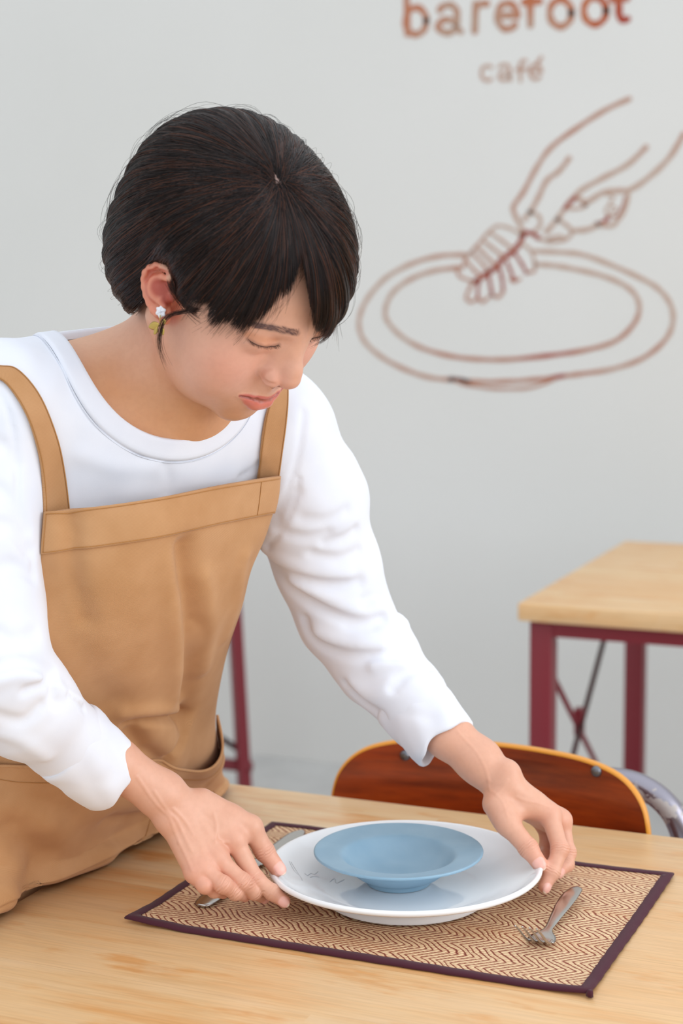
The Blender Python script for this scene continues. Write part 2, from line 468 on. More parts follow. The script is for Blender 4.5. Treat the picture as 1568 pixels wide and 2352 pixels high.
CX, CW, CH0, CH1 = .193, .385, .62, .808
def chair():
    root = empty('wooden_back_chair', (CX, .80, 0))
    tag(root, 'metal framed chair with varnished red-brown plywood backrest tucked behind the front table', 'chair')
    def yb(x, z): return .522 - .9*((x - CX)**2) + (CH1 - z)*-.05       # gently curved board
    # outline: rounded top corners, rounded bottom
    hw = CW/2
    out = []
    pts = [(-hw, .70), (-hw, .735), (-hw*.95, .768), (-hw*.82, .792), (-hw*.60, .804), (-hw*.3, .808), (0, .809), (hw*.3, .808), (hw*.60, .804), (hw*.82, .792), (hw*.95, .768), (hw, .735), (hw, .70), (hw*.97, .655), (hw*.85, .632), (hw*.5, .622), (0, .62), (-hw*.5, .622), (-hw*.85, .632), (-hw*.97, .655)]
    out = catmull(pts, 6, closed=True)
    n = len(out); nr = 9
    th = .010
    # radial grid front/back
    vf = []; c0 = np.array([0, .715])
    for side in (0, 1):
        for k in range(nr):
            s = 1 - k/nr
            for p in out:
                q = c0 + (p - c0)*s
                x = CX + q[0]; vf.append((x, yb(x, q[1]) + side*th, q[1]))
    for side in (0, 1): vf.append((CX, yb(CX, .715) + side*th, .715))
    f = []
    for side in (0, 1):
        b = side*nr*n
        for k in range(nr-1):
            for j in range(n):
                q = (b+k*n+j, b+k*n+(j+1) % n, b+(k+1)*n+(j+1) % n, b+(k+1)*n+j)
                f.append(q[::-1] if side else q)
        c = 2*nr*n + side
        for j in range(n):
            q = (b+(nr-1)*n+j, b+(nr-1)*n+(j+1) % n, c); f.append(q[::-1] if side else q)
    bk = mesh('backrest', vf, f, m_ply); keep(bk, root)
    # plywood edge band
    mb = MB()
    ring = [(CX + p[0], yb(CX + p[0], p[1]), p[1]) for p in out]
    v = []; 
    for i, p in enumerate(out):
        d = nrm(out[(i+1) % n] - out[i-1]); nn = np.array([d[1], -d[0]])*-1
        for (o_, y_) in ((-.0012, -.0004), (.0012, 0), (.0024, .0025), (.0024, th-.0025), (.0012, th), (-.0012, th+.0004)):
            q = p + nn*o_; v.append((CX+q[0], yb(CX+p[0], p[1]) + y_, q[1]))
    ff = []
    for i in range(n):
        k = (i+1) % n
        for j in range(5): ff.append((i*6+j, k*6+j, k*6+j+1, i*6+j+1))
    ed = mesh('edge_band', v, ff, m_edge); keep(ed, bk) if False else None
    ed.parent = bk
    # steel back hoop behind the board, pointing down to rear legs
    hoop = []
    hp = [(-hw+.02, .44), (-hw+.02, .64), (-hw+.04, .71), (-hw+.10, .750), (0, .757), (hw-.10, .765), (hw-.035, .764), (hw+.008, .735), (hw+.027, .68), (hw+.028, .62), (hw+.02, .44)]
    H = catmull([(CX + a, .575, b) for a, b in hp], 7)
    mb = MB(); mb.tube(H, .0145, 14); keep(mb.build('frame', m_chrome), root)
    for bx, bz in ((on_y(1366, 1775, .515)), (on_y(930, 1735, .52))) and [(on_y(1366, 1775, .50)[0], on_y(1366, 1775, .50)[2]), (on_y(930, 1735, .51)[0], on_y(930, 1735, .51)[2])]:
        y = yb(bx, bz)
        mb = MB()
        for k in range(6):
            pass
        prof = [(0.0001, -.005), (.003, -.0047), (.0052, -.0035), (.0064, -.0015), (.0066, .0005)]
        vv = []; ff = []; N = 20
        for (r, yy) in prof:
            for j in range(N):
                a = 2*math.pi*j/N; vv.append((bx + r*math.cos(a), y + yy, bz + r*math.sin(a)))
        for i in range(len(prof)-1):
            for j in range(N): ff.append((i*N+j, i*N+(j+1) % N, (i+1)*N+(j+1) % N, (i+1)*N+j))
        b = mesh('bolt', vv, ff, m_bolt); b.parent = bk
    # seat and legs (mostly hidden below the table)
    mb = MB(); mb.box((CX-.19, .56, .44), (CX+.19, .93, .455), .006); keep(mb.build('seat', m_ply), root)
    for (a, b) in ((-1, .575), (1, .575), (-1, .91), (1, .91)):
        mb = MB(); mb.tube([(CX + a*.175, b, .44), (CX + a*.195, b + (.03 if b > .7 else -.02), 0)], .0125, 12); keep(mb.build('leg', m_chrome), root)
    return root
chair()

# ------------------------------------------------------------------ placemat
m_mat = mat('woven_reed', rough=.7); t = NT(m_mat)
co = t.coord(kind='Object'); wob = t.n('ShaderNodeTexNoise'); wob.inputs['Scale'].default_value = 36; wob.inputs['Detail'].default_value = 2; t.l(co, wob.inputs['Vector'])
sx = t.n('ShaderNodeSeparateXYZ'); t.l(co, sx.inputs[0])
w1 = t.math('MULTIPLY', t.math('SUBTRACT', wob.outputs[0], .5), .010)
yy = t.math('ADD', sx.outputs[1], t.math('MULTIPLY', w1, .8)); xx = t.math('ADD', sx.outputs[0], w1)
tri = t.math('PINGPONG', yy, .0210)
ln = t.math('DIVIDE', t.math('ADD', xx, t.math('MULTIPLY', tri, 1.10)), .0076)
fr = t.math('FRACT', ln)
line = t.math('MULTIPLY', t.math('ABSOLUTE', t.math('SUBTRACT', fr, .5)), 2)       # 0 centre of reed .. 1 thread
# small steps along every reed
bead = t.math('ABSOLUTE', t.math('SUBTRACT', t.math('FRACT', t.math('DIVIDE', yy, .0030)), .5))
beadm = t.math('MULTIPLY', t.math('GREATER_THAN', bead, .36), .74)
edge = t.math('SMOOTH_MAX', line, beadm, .1)
n1 = t.noise(co, 400, 2); edge2 = t.math('ADD', edge, t.math('MULTIPLY', t.math('SUBTRACT', n1, .5), .35))
col = t.ramp(edge2, [(.56, srgb(238, 210, 168)), (.72, srgb(190, 130, 94)), (.88, srgb(120, 52, 40))])
n2 = t.noise(t.coord(scale=(1, 6, 1)), 4, 2)
col = t.mix(t.math('MULTIPLY', t.ramp(n2, [(.55, (0,0,0,1)), (.7, (1,1,1,1))]), .25), col, srgb(190, 120, 60))
t.l(col, t.b.inputs['Base Color'])
t.bump(t.math('SUBTRACT', 1.0, edge2), .7, .0012)
m_bind = mat('plum_cotton_binding', srgb(74, 34, 46), .85, spec=.2, sheen=.08); t = NT(m_bind)
t.bump(t.noise(t.coord(), 900, 2), .3, .0004)
T = .7505
def mat_h(x, y):                               # very slight lift of the corners and waves
    return .0006 + .0008*math.sin(x*30)*math.sin(y*24) + .004*max(0, (.06 - (x + (.32-y)*.0))/.06)*max(0, (.05-y)/.05) + .003*max(0, (x-.41)/.04)*max(0, (.03-y)/.03)
pm = empty('placemat', (.225, .16, T)); tag(pm, 'rectangular beige and brown herringbone woven placemat with plum border under the plates', 'placemat')
nx, ny = 60, 44
v = []; f = []
for j in range(ny+1):
    for i in range(nx+1):
        x = .45*i/nx; y = .32*j/ny; v.append((x, y, T + mat_h(x, y) + .0016))
for j in range(ny):
    for i in range(nx): a = j*(nx+1)+i; f.append((a, a+1, a+nx+2, a+nx+1))
wv = mesh('woven_panel', v, f, m_mat); keep(wv, pm)
mb = MB()
loop = []
def edgept(s):
    L = [(0, 0), (.45, 0), (.45, .32), (0, .32)]
    k = int(s) % 4; a = np.array(L[k]); b = np.array(L[(k+1) % 4]); return a + (b-a)*(s-int(s))
K = 200
for k in range(K):
    s = 4*k/K; p = edgept(s)
    c = np.array([.225, .16])
    loop.append(p)
sec = [(-.0012, -.0002), (-.0016, .0012), (-.0004, .0027), (.004, .0031), (.0085, .0029), (.0095, .0022)]
v = []; f = []
for k, p in enumerate(loop):
    for (ins, z) in sec:
        q = np.array([min(max(p[0], ins), .45-ins) if ins > 0 else (p[0] + (-(-ins) if p[0] < 1e-6 else (-ins if p[0] > .45-1e-6 else 0))),
                      min(max(p[1], ins), .32-ins) if ins > 0 else (p[1] + (-(-ins) if p[1] < 1e-6 else (-ins if p[1] > .32-1e-6 else 0)))])
        wv_ = .0003*math.sin(k*1.7)
        v.append((q[0]+wv_, q[1]+wv_, T + mat_h(min(max(q[0], 0), .45), min(max(q[1], 0), .32)) + z))
m_ = len(sec)
for k in range(K):
    k2 = (k+1) % K
    for j in range(m_-1): f.append((k*m_+j, k2*m_+j, k2*m_+j+1, k*m_+j+1))
keep(mesh('binding', v, f, m_bind), pm)
# tiny knotted corner
mb = MB(); mb.tube([(.4515, -.0015, T+.002), (.4525, -.002, T+.007)], [.0035, .0022], 8); keep(mb.build('corner_tab', m_bind), pm)

# ------------------------------------------------------------------ plates
m_white = mat('glazed_white_porcelain', srgb(240, 243, 246), .07, spec=.55, coat=.2)
m_blue = mat('matte_blue_stoneware', srgb(138, 172, 194), .42, spec=.5); t = NT(m_blue)
n1 = t.noise(t.coord(), 30, 3); t.l(t.ramp(n1, [(.35, srgb(132, 166, 188)), (.65, srgb(142, 174, 194))]), t.b.inputs['Base Color'])
PC = (.223, .156, T + .0045)
def lathe_smooth(prof, n=4): return [tuple(p) for p in catmull(prof, n)]
pl = MB()
R = .1325
prof = [(0.0, .0105), (.05, .0105), (.075, .0112), (.090, .0150), (.104, .0205), (.118, .0262), (.1265, .0315), (.1302, .0338), (R, .0338), (R+.0014, .0320), (R+.0002, .0290), (.126, .0258), (.112, .0205), (.098, .0150), (.088, .0122), (.0835, .0105), (.0815, .0075), (.0808, .0022), (.0798, .0004), (.0775, 0), (.0755, .0006), (.0745, .004), (.06, .0048), (0.0, .005)]
pl.lathe(lathe_smooth(prof, 4), PC, 128)
plate = pl.build('dinner_plate', m_white)
tag(plate, 'large glossy white dinner plate on the placemat, held by both hands', 'plate')
m_print = mat('faint_grey_glaze_mark', srgb(218, 222, 226), .2)
mb = MB()
for k, pol in enumerate([[(700,1999),(706,2006),(714,2000),(722,2004),(730,1996)], [(712,2012),(722,2010),(733,2014)], [(757,2026),(768,2018),(772,2028),(790,2020)], [(664,1978),(676,1992),(690,2010),(694,2022)], [(668,1978),(684,1996),(694,2018)]]):
    P = []
    for (x, y) in pol:
        w = on_z(x, y, PC[2] + .0118); r = math.hypot(w[0]-PC[0], w[1]-PC[1])
        zz = np.interp(r, [0, .05, .075, .09, .104, .118], [.0105, .0105, .0112, .015, .0205, .0262])
        w = on_z(x, y, PC[2] + zz); r = math.hypot(w[0]-PC[0], w[1]-PC[1]); zz = np.interp(r, [0, .05, .075, .09, .104, .118], [.0105, .0105, .0112, .015, .0205, .0262])
        P.append((w[0], w[1], PC[2] + zz + .00012))
    mb.tube(catmull(P, 4), .00035, 5, sec=(1, .3))
pr = mb.build('glaze_mark', m_print); pr.parent = plate
BC = tuple(on_z(915, 2026, T + .0155)[:2]) + (T + .0045 + .0108,)
bw = MB()
RB = .0825
prof = [(0, .0075), (.020, .0078), (.034, .0100), (.046, .0175), (.0535, .0262), (.057, .0290), (.062, .0302), (.072, .0318), (.0805, .0337), (RB+.0002, .0336), (RB+.0006, .0322), (RB-.001, .0308), (.072, .0286), (.061, .0264), (.056, .0238), (.050, .0165), (.041, .0088), (.034, .0060), (.0322, .0045), (.0315, .0008), (.0302, 0), (.0285, .0004), (.0275, .0025), (0, .003)]
bw.lathe(lathe_smooth(prof, 4), BC, 128)
bowl = bw.build('soup_bowl', m_blue)
tag(bowl, 'small wide-rimmed matte light blue bowl standing on the white plate', 'bowl')

# ------------------------------------------------------------------ cutlery
m_ss = mat('stainless_steel', srgb(190, 186, 182), .2, 1.0)
def ribbon(mb, centers, widths, thick, crown=0.0, n=9, ups=None):
    """flat bar along a curve: cross-section lens of given width and thickness"""
    P = np.array(centers, float); m = len(P); v = []
    for i in range(m):
        t_ = nrm(P[min(i+1, m-1)] - P[max(i-1, 0)]); up = np.array([0, 0, 1.]); a = nrm(np.cross(t_, up)); u2 = np.cross(a, t_)
        th = thick[i] if hasattr(thick, '__len__') else thick
        w = widths[i]/2
        top = [(k/(n-1)*2-1) for k in range(n)]
        for s in top: v.append(P[i] + a*s*w + u2*(th*(1 - abs(s)**4*.7)/2 + crown*(1-s*s)))
        for s in top[::-1][1:-1]: v.append(P[i] + a*s*w + u2*(-th*(1-abs(s)**4*.7)/2 + crown*(1-s*s)))
    N = 2*n-2; f = []
    for i in range(m-1):
        for j in range(N): f.append((i*N+j, i*N+(j+1) % N, (i+1)*N+(j+1) % N, (i+1)*N+j))
    f.append(tuple(range(N-1, -1, -1))); f.append(tuple((m-1)*N+j for j in range(N)))
    mb.add(v, f)
MT = T + .0032                                  # top of the mat
def fork():
    root = empty('dinner_fork', (.378, .17, MT)); tag(root, 'stainless steel fork lying on the right side of the placemat, tines up', 'fork')
    e = on_z(1325, 2040, MT + .010); h = on_z(1243, 2158, MT + .003)
    d = h - e; L = math.hypot(d[0], d[1]); ux, uy = d[0]/L, d[1]/L
    def P(s, z): return (e[0] + ux*s*L, e[1] + uy*s*L, z + MT)
    S = [(-.02, .0098, .004), (0, .010, .010), (.06, .0105, .0140), (.2, .0110, .0165), (.4, .0098, .0155), (.6, .0075, .0115), (.74, .0056, .0088), (.82, .0050, .0085), (.88, .0044, .014), (.93, .0036, .022), (.98, .0028, .0255), (1.03, .0026, .0262)]
    C = catmull([P(s, z) + (w,) for s, z, w in S], 4)
    mb = MB(); ribbon(mb, C[:, :3], C[:, 3], .0022); keep(mb.build('handle', m_ss), root)
    ax = np.array([-uy, ux, 0.0]); 
    for k in range(4):
        o_ = (k - 1.5)*.0066
        base = np.array(P(1.03, .0026)) + ax*o_
        fwv = np.array([ux, uy, 0])
        pts = [base + fwv*a + np.array([0, 0, b]) for a, b in ((-.004, 0), (.004, .0012), (.013, .0060), (.024, .0142), (.036, .0232), (.046, .0300))]
        Q = catmull(pts, 4); r = np.linspace(1, .45, len(Q))
        mb = MB(); mb.tube(Q, [.0019*x for x in r], 8, sec=(.85, 1)); keep(mb.build('tine', m_ss), root)
fork()
def knife():
    root = empty('table_knife', (.048, .17, MT)); tag(root, 'stainless steel knife lying along the left side of the placemat under the hand', 'knife')
    e = on_z(462, 2081, MT + .002); h = on_z(694, 1906, MT + .003)
    d = (h - e)[:2]; L = np.linalg.norm(d); u = d/L
    P = lambda s, z: (e[0] + u[0]*s*L, e[1] + u[1]*s*L, MT + z)
    S = [(0, .0022, .009), (.012, .0022, .0155), (.04, .0024, .021), (.12, .0030, .0235), (.24, .0034, .021), (.38, .0034, .0155), (.46, .0034, .012), (.50, .0034, .0135)]
    C = catmull([P(s, z) + (w,) for s, z, w in S], 4)
    mb = MB(); ribbon(mb, C[:, :3], C[:, 3], .0036); keep(mb.build('handle', m_ss), root)
    S = [(.50, .0034, .0135), (.56, .0028, .0175), (.7, .0026, .0195), (.85, .0026, .020), (.94, .0026, .018), (.985, .0026, .010), (1.0, .0026, .002)]
    C = catmull([P(s, z) + (w,) for s, z, w in S], 4)
    mb = MB(); ribbon(mb, C[:, :3], C[:, 3], .0014); keep(mb.build('blade', m_ss), root)
knife()
# ------------------------------------------------------------------ implicit-surface toolkit (metres, "view" frame)
F4 = np.float32
def sph(P, c, r): return np.sqrt(((P - np.asarray(c, F4))**2).sum(1)) - F4(r)
def ell(P, c, r, R=None):
    q = P - np.asarray(c, F4)
    if R is not None: q = q @ np.asarray(R, F4)          # columns of R are the ellipsoid's own axes
    r = np.asarray(r, F4)
    k0 = np.sqrt(((q/r)**2).sum(1)) + 1e-9; k1 = np.sqrt(((q/(r*r))**2).sum(1)) + 1e-9
    return k0*(k0-1)/k1
def subdivide(P, F):
    n = len(P); e = np.concatenate([F[:, [0, 1]], F[:, [1, 2]], F[:, [2, 3]], F[:, [3, 0]]]); e.sort(axis=1)
    key = e[:, 0].astype(np.int64)*n + e[:, 1]; u, inv = np.unique(key, return_inverse=True)
    mid = (P[u//n] + P[u % n])/2; m = len(F); cen = P[F].mean(1)
    E = inv.reshape(4, m).T + n; c = np.arange(m) + n + len(u)
    Q = np.concatenate([np.stack([F[:, k], E[:, k], c, E[:, (k-1) % 4]], 1) for k in range(4)])
    return np.concatenate([P, mid, cen]), Q
def cap(P, a, b, ra, rb=None, flat=None):
    """tapered capsule; flat=(axis, factor) squashes it along an axis"""
    a = np.asarray(a, F4); b = np.asarray(b, F4); rb = ra if rb is None else rb
    ab = b-a; q = P-a
    t_ = np.clip((q @ ab)/max(float(ab @ ab), 1e-12), 0, 1)
    d = q - t_[:, None]*ab
    if flat is not None:
        n = np.asarray(flat[0], F4); h = d @ n; d = d + (h*(flat[1]-1))[:, None]*n
    return np.sqrt((d*d).sum(1)) - (ra + (rb-ra)*t_)
def chain(P, pts, rs, k=.003):
    d = None
    for i in range(len(pts)-1):
        c = cap(P, pts[i], pts[i+1], rs[i], rs[i+1]); d = c if d is None else smin(d, c, k)
    return d
def smin(a, b, k):
    h = np.maximum(k - np.abs(a-b), 0)/k
    return np.minimum(a, b) - h*h*k*.25
def smax(a, b, k): return -smin(-a, -b, k)

def surface(f, lo, hi, h, newton=2, B=8):
    """surface nets over the zero set of f, then pulled exactly onto it"""
    lo = np.array(lo, float); hi = np.array(hi, float)
    nb = np.ceil((hi-lo)/(h*B)).astype(int); n = nb*B + 1
    bc = np.stack(np.meshgrid(*[np.arange(k) for k in nb], indexing='ij'), -1).reshape(-1, 3)
    cen = lo + (bc + .5)*B*h
    val = f(cen.astype(F4))
    near = np.abs(val) < h*B*1.25
    G = np.repeat(np.repeat(np.repeat(np.where(val.reshape(nb) > 0, 1., -1.).astype(F4), B, 0), B, 1), B, 2)
    G = np.pad(G, ((0, 1), (0, 1), (0, 1)), mode='edge')
    off = np.stack(np.meshgrid(*[np.arange(B+1)]*3, indexing='ij'), -1).reshape(-1, 3)
    sel = bc[near]
    for s in range(0, len(sel), 400):
        idx = (sel[s:s+400, None, :]*B + off[None]).reshape(-1, 3)
        v = f((lo + idx*h).astype(F4))
        G[idx[:, 0], idx[:, 1], idx[:, 2]] = v
    S = G < 0
    c = S[:-1, :-1, :-1]
    cnt = np.zeros(c.shape, np.int8)
    for i in (0, 1):
        for j in (0, 1):
            for k in (0, 1):
                cnt += S[i:S.shape[0]-1+i, j:S.shape[1]-1+j, k:S.shape[2]-1+k]
    act = np.argwhere((cnt > 0) & (cnt < 8))
    idm = np.full(c.shape, -1, np.int32); idm[act[:, 0], act[:, 1], act[:, 2]] = np.arange(len(act))
    acc = np.zeros((len(act), 3)); num = np.zeros(len(act))
    cor = [(i, j, k) for i in (0, 1) for j in (0, 1) for k in (0, 1)]
    for a in cor:
        for ax in range(3):
            if a[ax]: continue
            b = list(a); b[ax] = 1
            va = G[act[:, 0]+a[0], act[:, 1]+a[1], act[:, 2]+a[2]]; vb = G[act[:, 0]+b[0], act[:, 1]+b[1], act[:, 2]+b[2]]
            m = (va < 0) != (vb < 0)
            t_ = np.where(m, va/np.where(m, va-vb, 1), 0)
            p = np.array(a, float)[None].repeat(len(act), 0); p[:, ax] += t_
            acc[m] += p[m]; num[m] += 1
    P = lo + (act + acc/num[:, None])*h
    faces = []
    for ax in range(3):
        o1, o2 = [(1, 2), (2, 0), (0, 1)][ax]
        sl = [slice(None)]*3; sr = [slice(None)]*3
        sl[ax] = slice(0, -1); sr[ax] = slice(1, None)
        ch = S[tuple(sl)] != S[tuple(sr)]
        e = np.argwhere(ch)
        e = e[(e[:, o1] > 0) & (e[:, o2] > 0) & (e[:, o1] < S.shape[o1]-1) & (e[:, o2] < S.shape[o2]-1)]
        q = []
        for (d1, d2) in ((0, 0), (-1, 0), (-1, -1), (0, -1)):
            z = e.copy(); z[:, o1] += d1; z[:, o2] += d2; q.append(idm[z[:, 0], z[:, 1], z[:, 2]])
        q = np.stack(q, 1); ins = S[e[:, 0], e[:, 1], e[:, 2]]
        q[~ins] = q[~ins][:, ::-1]
        faces.append(q[(q >= 0).all(1)])
    Fq = np.concatenate(faces)
    for _ in range(newton):
        P = P - project(f, P, h)
    return P, Fq
def grad(f, P, e=.0004):
    P = P.astype(F4); g = np.zeros(P.shape)
    for i in range(3):
        d = np.zeros(3, F4); d[i] = e
        g[:, i] = (f(P+d) - f(P-d))/(2*e)
    return g
def project(f, P, h):
    v = f(P.astype(F4)).astype(float); g = grad(f, P)
    s = v/np.maximum((g*g).sum(1), .15); s = np.clip(s, -h, h)
    return g*s[:, None]
def march(f, px, py, d0=1.2, d1=2.3, steps=110):
    """depth at which the sight line through a pixel meets the surface"""
    px = np.atleast_1d(np.asarray(px, float)); py = np.atleast_1d(np.asarray(py, float))
    dr = np.stack([(px-784)/FPX, (1176-py)/FPX, np.ones_like(px)], 1)
    D = np.full(len(px), d0); done = np.zeros(len(px), bool)
    for _ in range(steps):
        v = f((dr*D[:, None]).astype(F4)); done |= v < .0003
        D = np.where(done, D, D + np.maximum(v*.7, .0004))
    D[D > d1] = np.nan
    return D
def on_surf(f, pts, lift=0.0, fallback=None):
    pts = np.array(pts, float); D = march(f, pts[:, 0], pts[:, 1])
    if np.isnan(D).any():
        ok = ~np.isnan(D)
        if not ok.any(): D[:] = fallback or 1.6
        else: D = np.interp(np.arange(len(D)), np.where(ok)[0], D[ok])
    return np.stack([(pts[:, 0]-784)/FPX*(D-lift), (1176-pts[:, 1])/FPX*(D-lift), D-lift], 1)
def polydist(P, pts, near=.05):
    """distance from points to a 3-D polyline"""
    pts = np.asarray(pts, F4); d = np.full(len(P), 1e3, F4)
    lo = pts.min(0)-near; hi = pts.max(0)+near
    m = ((P > lo) & (P < hi)).all(1)
    if m.any():
        Q = P[m].astype(F4); dd = np.full(len(Q), 1e3, F4)
        for a, b in zip(pts[:-1], pts[1:]): dd = np.minimum(dd, cap(Q, a, b, 0.0))
        d[m] = dd
    return d
def sub3(pts, n=4): return catmull(pts, n)

# ------------------------------------------------------------------ head frame: x to her left, y out of the face, z to the crown
RH = np.array([[0.6949, 0.5806, 0.4243], [0.2062, -0.7261, 0.6559], [0.6889, -0.3683, -0.6243]])
u_, s_, vt_ = np.linalg.svd(RH); RH = u_ @ vt_
TH = np.array([-0.1013, 0.1966, 1.55])
def h2v(p): return np.atleast_2d(p) @ RH.T + TH
def v2h(P): return ((P - TH.astype(F4)) @ RH.astype(F4))
def hp(px, py, xc):
    d = np.array([(px-784)/FPX, (1176-py)/FPX, 1.0]); a = RH[:, 0]
    s = (xc + a @ TH)/(a @ d); return RH.T @ (s*d - TH)
EAR_H0 = [(392,648),(396,630),(389,616),(376,608),(360,605),(343,611),(331,622),(327,638),(328,658),(333,680),(341,699),(352,717),(363,727)]
EAR_H = [(362 + (x-362)*.88, 667 + (y-667)*.90) for x, y in EAR_H0]
EAR_A = [(388,641),(372,636),(352,640),(345,652),(350,668),(360,680),(371,690),(376,701)]
eh = [hp(x, y, -.0828 + .004*abs(i-6)/6 + (0.004 if i == 0 else 0)) for i, (x, y) in enumerate(EAR_H)]
ea = [hp(x, y, -.0800) for x, y in EAR_A]
EGR = [hp(x, y, -.0830) for x, y in [(381,626),(362,619),(346,626),(339,645),(342,668),(352,692)]]
EC = hp(362, 664, -.0765)
ea_ax = nrm(hp(352, 606, -.0765) - hp(376, 735, -.0765))
ea_n = nrm(np.array([-1, -.22, 0.05])); ea_s = nrm(np.cross(ea_ax, ea_n)); ea_n = np.cross(ea_s, ea_ax)
REAR = np.stack([ea_s, ea_ax, ea_n], 1)
CONCHA = hp(371, 660, -.0785); CONCHA2 = hp(385, 688, -.0775)
_mc = hp(549, 907, -.0242)
LIPU = [(0,.0908,-.0428),(.006,.0896,-.0424),(.0140,.0858,-.0434),(.0238,_mc[1]-.0016,_mc[2]+.0003)]
RLU = [.0027, .0028, .0024, .0016]
LIPL = [(0,.0882,-.0522),(.006,.0874,-.0520),(.014,.0832,-.0500),(.0225,_mc[1]-.0022,_mc[2]-.0014)]
RLL = [.0070, .0068, .0052, .0020]
LIPM = [(0,.0938,-.0455),(.006,.0926,-.0451),(.0140,.0888,-.0454),(.0250,_mc[1]-.0004,_mc[2]+.0004)]
def lashline(s): return [(s*.0455,.0755,.0216),(s*.0385,.0812,.0192),(s*.031,.0850,.0182),(s*.024,.0862,.0180),(s*.0190,.0855,.0188)]
def crease(s): return [(s*.0470,.0745,.0262),(s*.039,.0815,.0258),(s*.031,.0848,.0258),(s*.024,.0850,.0245),(s*.019,.0840,.0225)]
ALA = None
def head_sdf(Q):
    """Q in the head frame"""
    d = ell(Q, (0, -.014, .046), (.072, .090, .080))
    d = smin(d, ell(Q, (0, .024, .048), (.060, .064, .052)), .03)                   # forehead
    X = np.abs(Q[:, 0]); S = np.stack([X, Q[:, 1], Q[:, 2]], 1)                      # mirrored copy
    d = smin(d, ell(Q, (0, .022, -.004), (.058, .058, .075)), .03)                  # face mass
    d = smin(d, cap(S, (.049, -.002, -.028), (.034, .036, -.060), .014, .012), .03)  # jaw
    d = smin(d, cap(S, (.034, .036, -.060), (.008, .062, -.0755), .012, .013), .03)
    d = smin(d, sph(Q, (0, .0655, -.0745), .0155), .016)                            # chin
    d = smin(d, sph(S, (.040, .050, -.006), .0265), .025)                           # cheeks
    d = smin(d, sph(S, (.033, .049, -.034), .0265), .03)
    d = smin(d, ell(Q, (0, .068, -.045), (.027, .0205, .024)), .018)                # mouth area
    d = smin(d, cap(S, (.009, .0845, .039), (.043, .0665, .034), .0080, .0075), .014) # brow
    d = smax(d, -ell(S, (.0315, .0985, .0190), (.0155, .0120, .0095)), .014)         # sockets
    d = smin(d, sph(S, (.0322, .0692, .0212), .0162), .006)                         # lids over the eyes
    d = smin(d, cap(S, (.017, .0800, .019), (.022, .081, .018), .004, .004), .008)
    # nose
    d = smin(d, cap(Q, (0, .0840, .031), (0, .1005, .0005), .0082, .0082), .014)
    d = smin(d, cap(Q, (0, .0995, .0005), (0, .1028, -.0078), .0083, .0096), .006)
    d = smin(d, ell(S, (.0122, .0930, -.0138), (.0076, .0100, .0080)), .0045)
    d = smin(d, cap(Q, (0, .1015, -.0145), (0, .0935, -.0215), .0048, .0045), .005)
    if ALA is not None: d = smax(d, -chain(S, ALA, [.0002, .0005, .0006, .0006, .0003]), .0034)
    d = smax(d, -ell(S, (.0062, .0985, -.0222), (.0034, .0055, .0036)), .0025)
    d = smin(d, cap(Q, (0, .0872, -.026), (0, .0800, -.042), .0090, .0092), .010)
    d = smin(d, cap(S, (.0085, .084, .018), (.0115, .0885, -.006), .0060, .0060), .012)
    # lips
    d = smin(d, chain(S, LIPU, RLU), .0035)
    d = smin(d, chain(S, LIPL, RLL), .0040)
    d = smax(d, -chain(S, LIPM, [.0008, .0008, .0008, .0006]), .0026)
    d = smax(d, -cap(Q, (0, .0985, -.0265), (0, .1005, -.0345), .0026, .0030), .006)  # philtrum
    # upper lid ends in a small step at the lash line
    lid = sph(S, (.0322, .0692, .0212), .0171)
    pl_ = ((S - np.array([.031, .0850, .0186], F4)) @ np.array([0, .22, -.975], F4)) - ((S[:, 0]-.0315)**2)*9.0
    d = smin(d, smax(lid, pl_, .0012), .0012)
    d = smin(d, smax(sph(S, (.0322, .0690, .0212), .0176), -pl_ - .0062 - .0*S[:, 0], .0016), .0020)
    # ears (mirrored)
    Sx = np.stack([-X, Q[:, 1], Q[:, 2]], 1)
    e = ell(Sx, EC + ea_ax*.002 + ea_n*-.0015, (.0150, .0262, .0028), REAR)
    e = smin(e, ell(Sx, hp(374, 712, -.0745), (.0085, .0125, .0040), REAR), .006)
    e = smax(e, -ell(Sx, CONCHA + np.array([-.004, 0, 0]), (.0088, .0115, .0085), REAR), .003)
    e = smax(e, -ell(Sx, CONCHA2 + np.array([-.003, 0, 0]), (.0050, .0085, .0075), REAR), .003)
    hr = [.0010, .0020, .0028, .0034, .0036, .0034, .0031, .0029, .0028, .0028, .0030, .0034, .004]
    e = smin(e, chain(Sx, eh, hr, .002), .0025)
    e = smin(e, chain(Sx, ea, [.0022, .0026, .0030, .0030, .0028, .0028, .0030, .0032], .002), .0035)
    e = smax(e, -chain(Sx, EGR, [.0010, .0016, .0018, .0018, .0016, .0012]), .0022)
    e = smin(e, sph(Sx, hp(394, 684, -.0745), .0036), .004)
    d = smin(d, e, .004)
    d = smin(d, cap(Sx, EC + np.array([.012, .001, -.002]), EC + np.array([.003, .001, 0]), .0125), .006)
    return d

def on_head(pts):
    D = on_surf(lambda P: head_sdf(v2h(P)), pts); return v2h(D.astype(F4)).astype(float)
BROW_C = on_head([(574, 741), (596, 747), (622, 753), (652, 760), (684, 767)])
LASH_C = on_head([(569, 779), (580, 787), (596, 794), (614, 797), (630, 796), (640, 792)])
FOLD_C = on_head([(566, 768), (580, 774), (598, 781), (616, 784), (634, 781)])
ALA = np.abs(on_head([(622, 849), (606, 855), (601, 864), (608, 875), (630, 882)])*[1, 0, 0]) + on_head([(622, 849), (606, 855), (601, 864), (608, 875), (630, 882)])*[0, 1, 1]
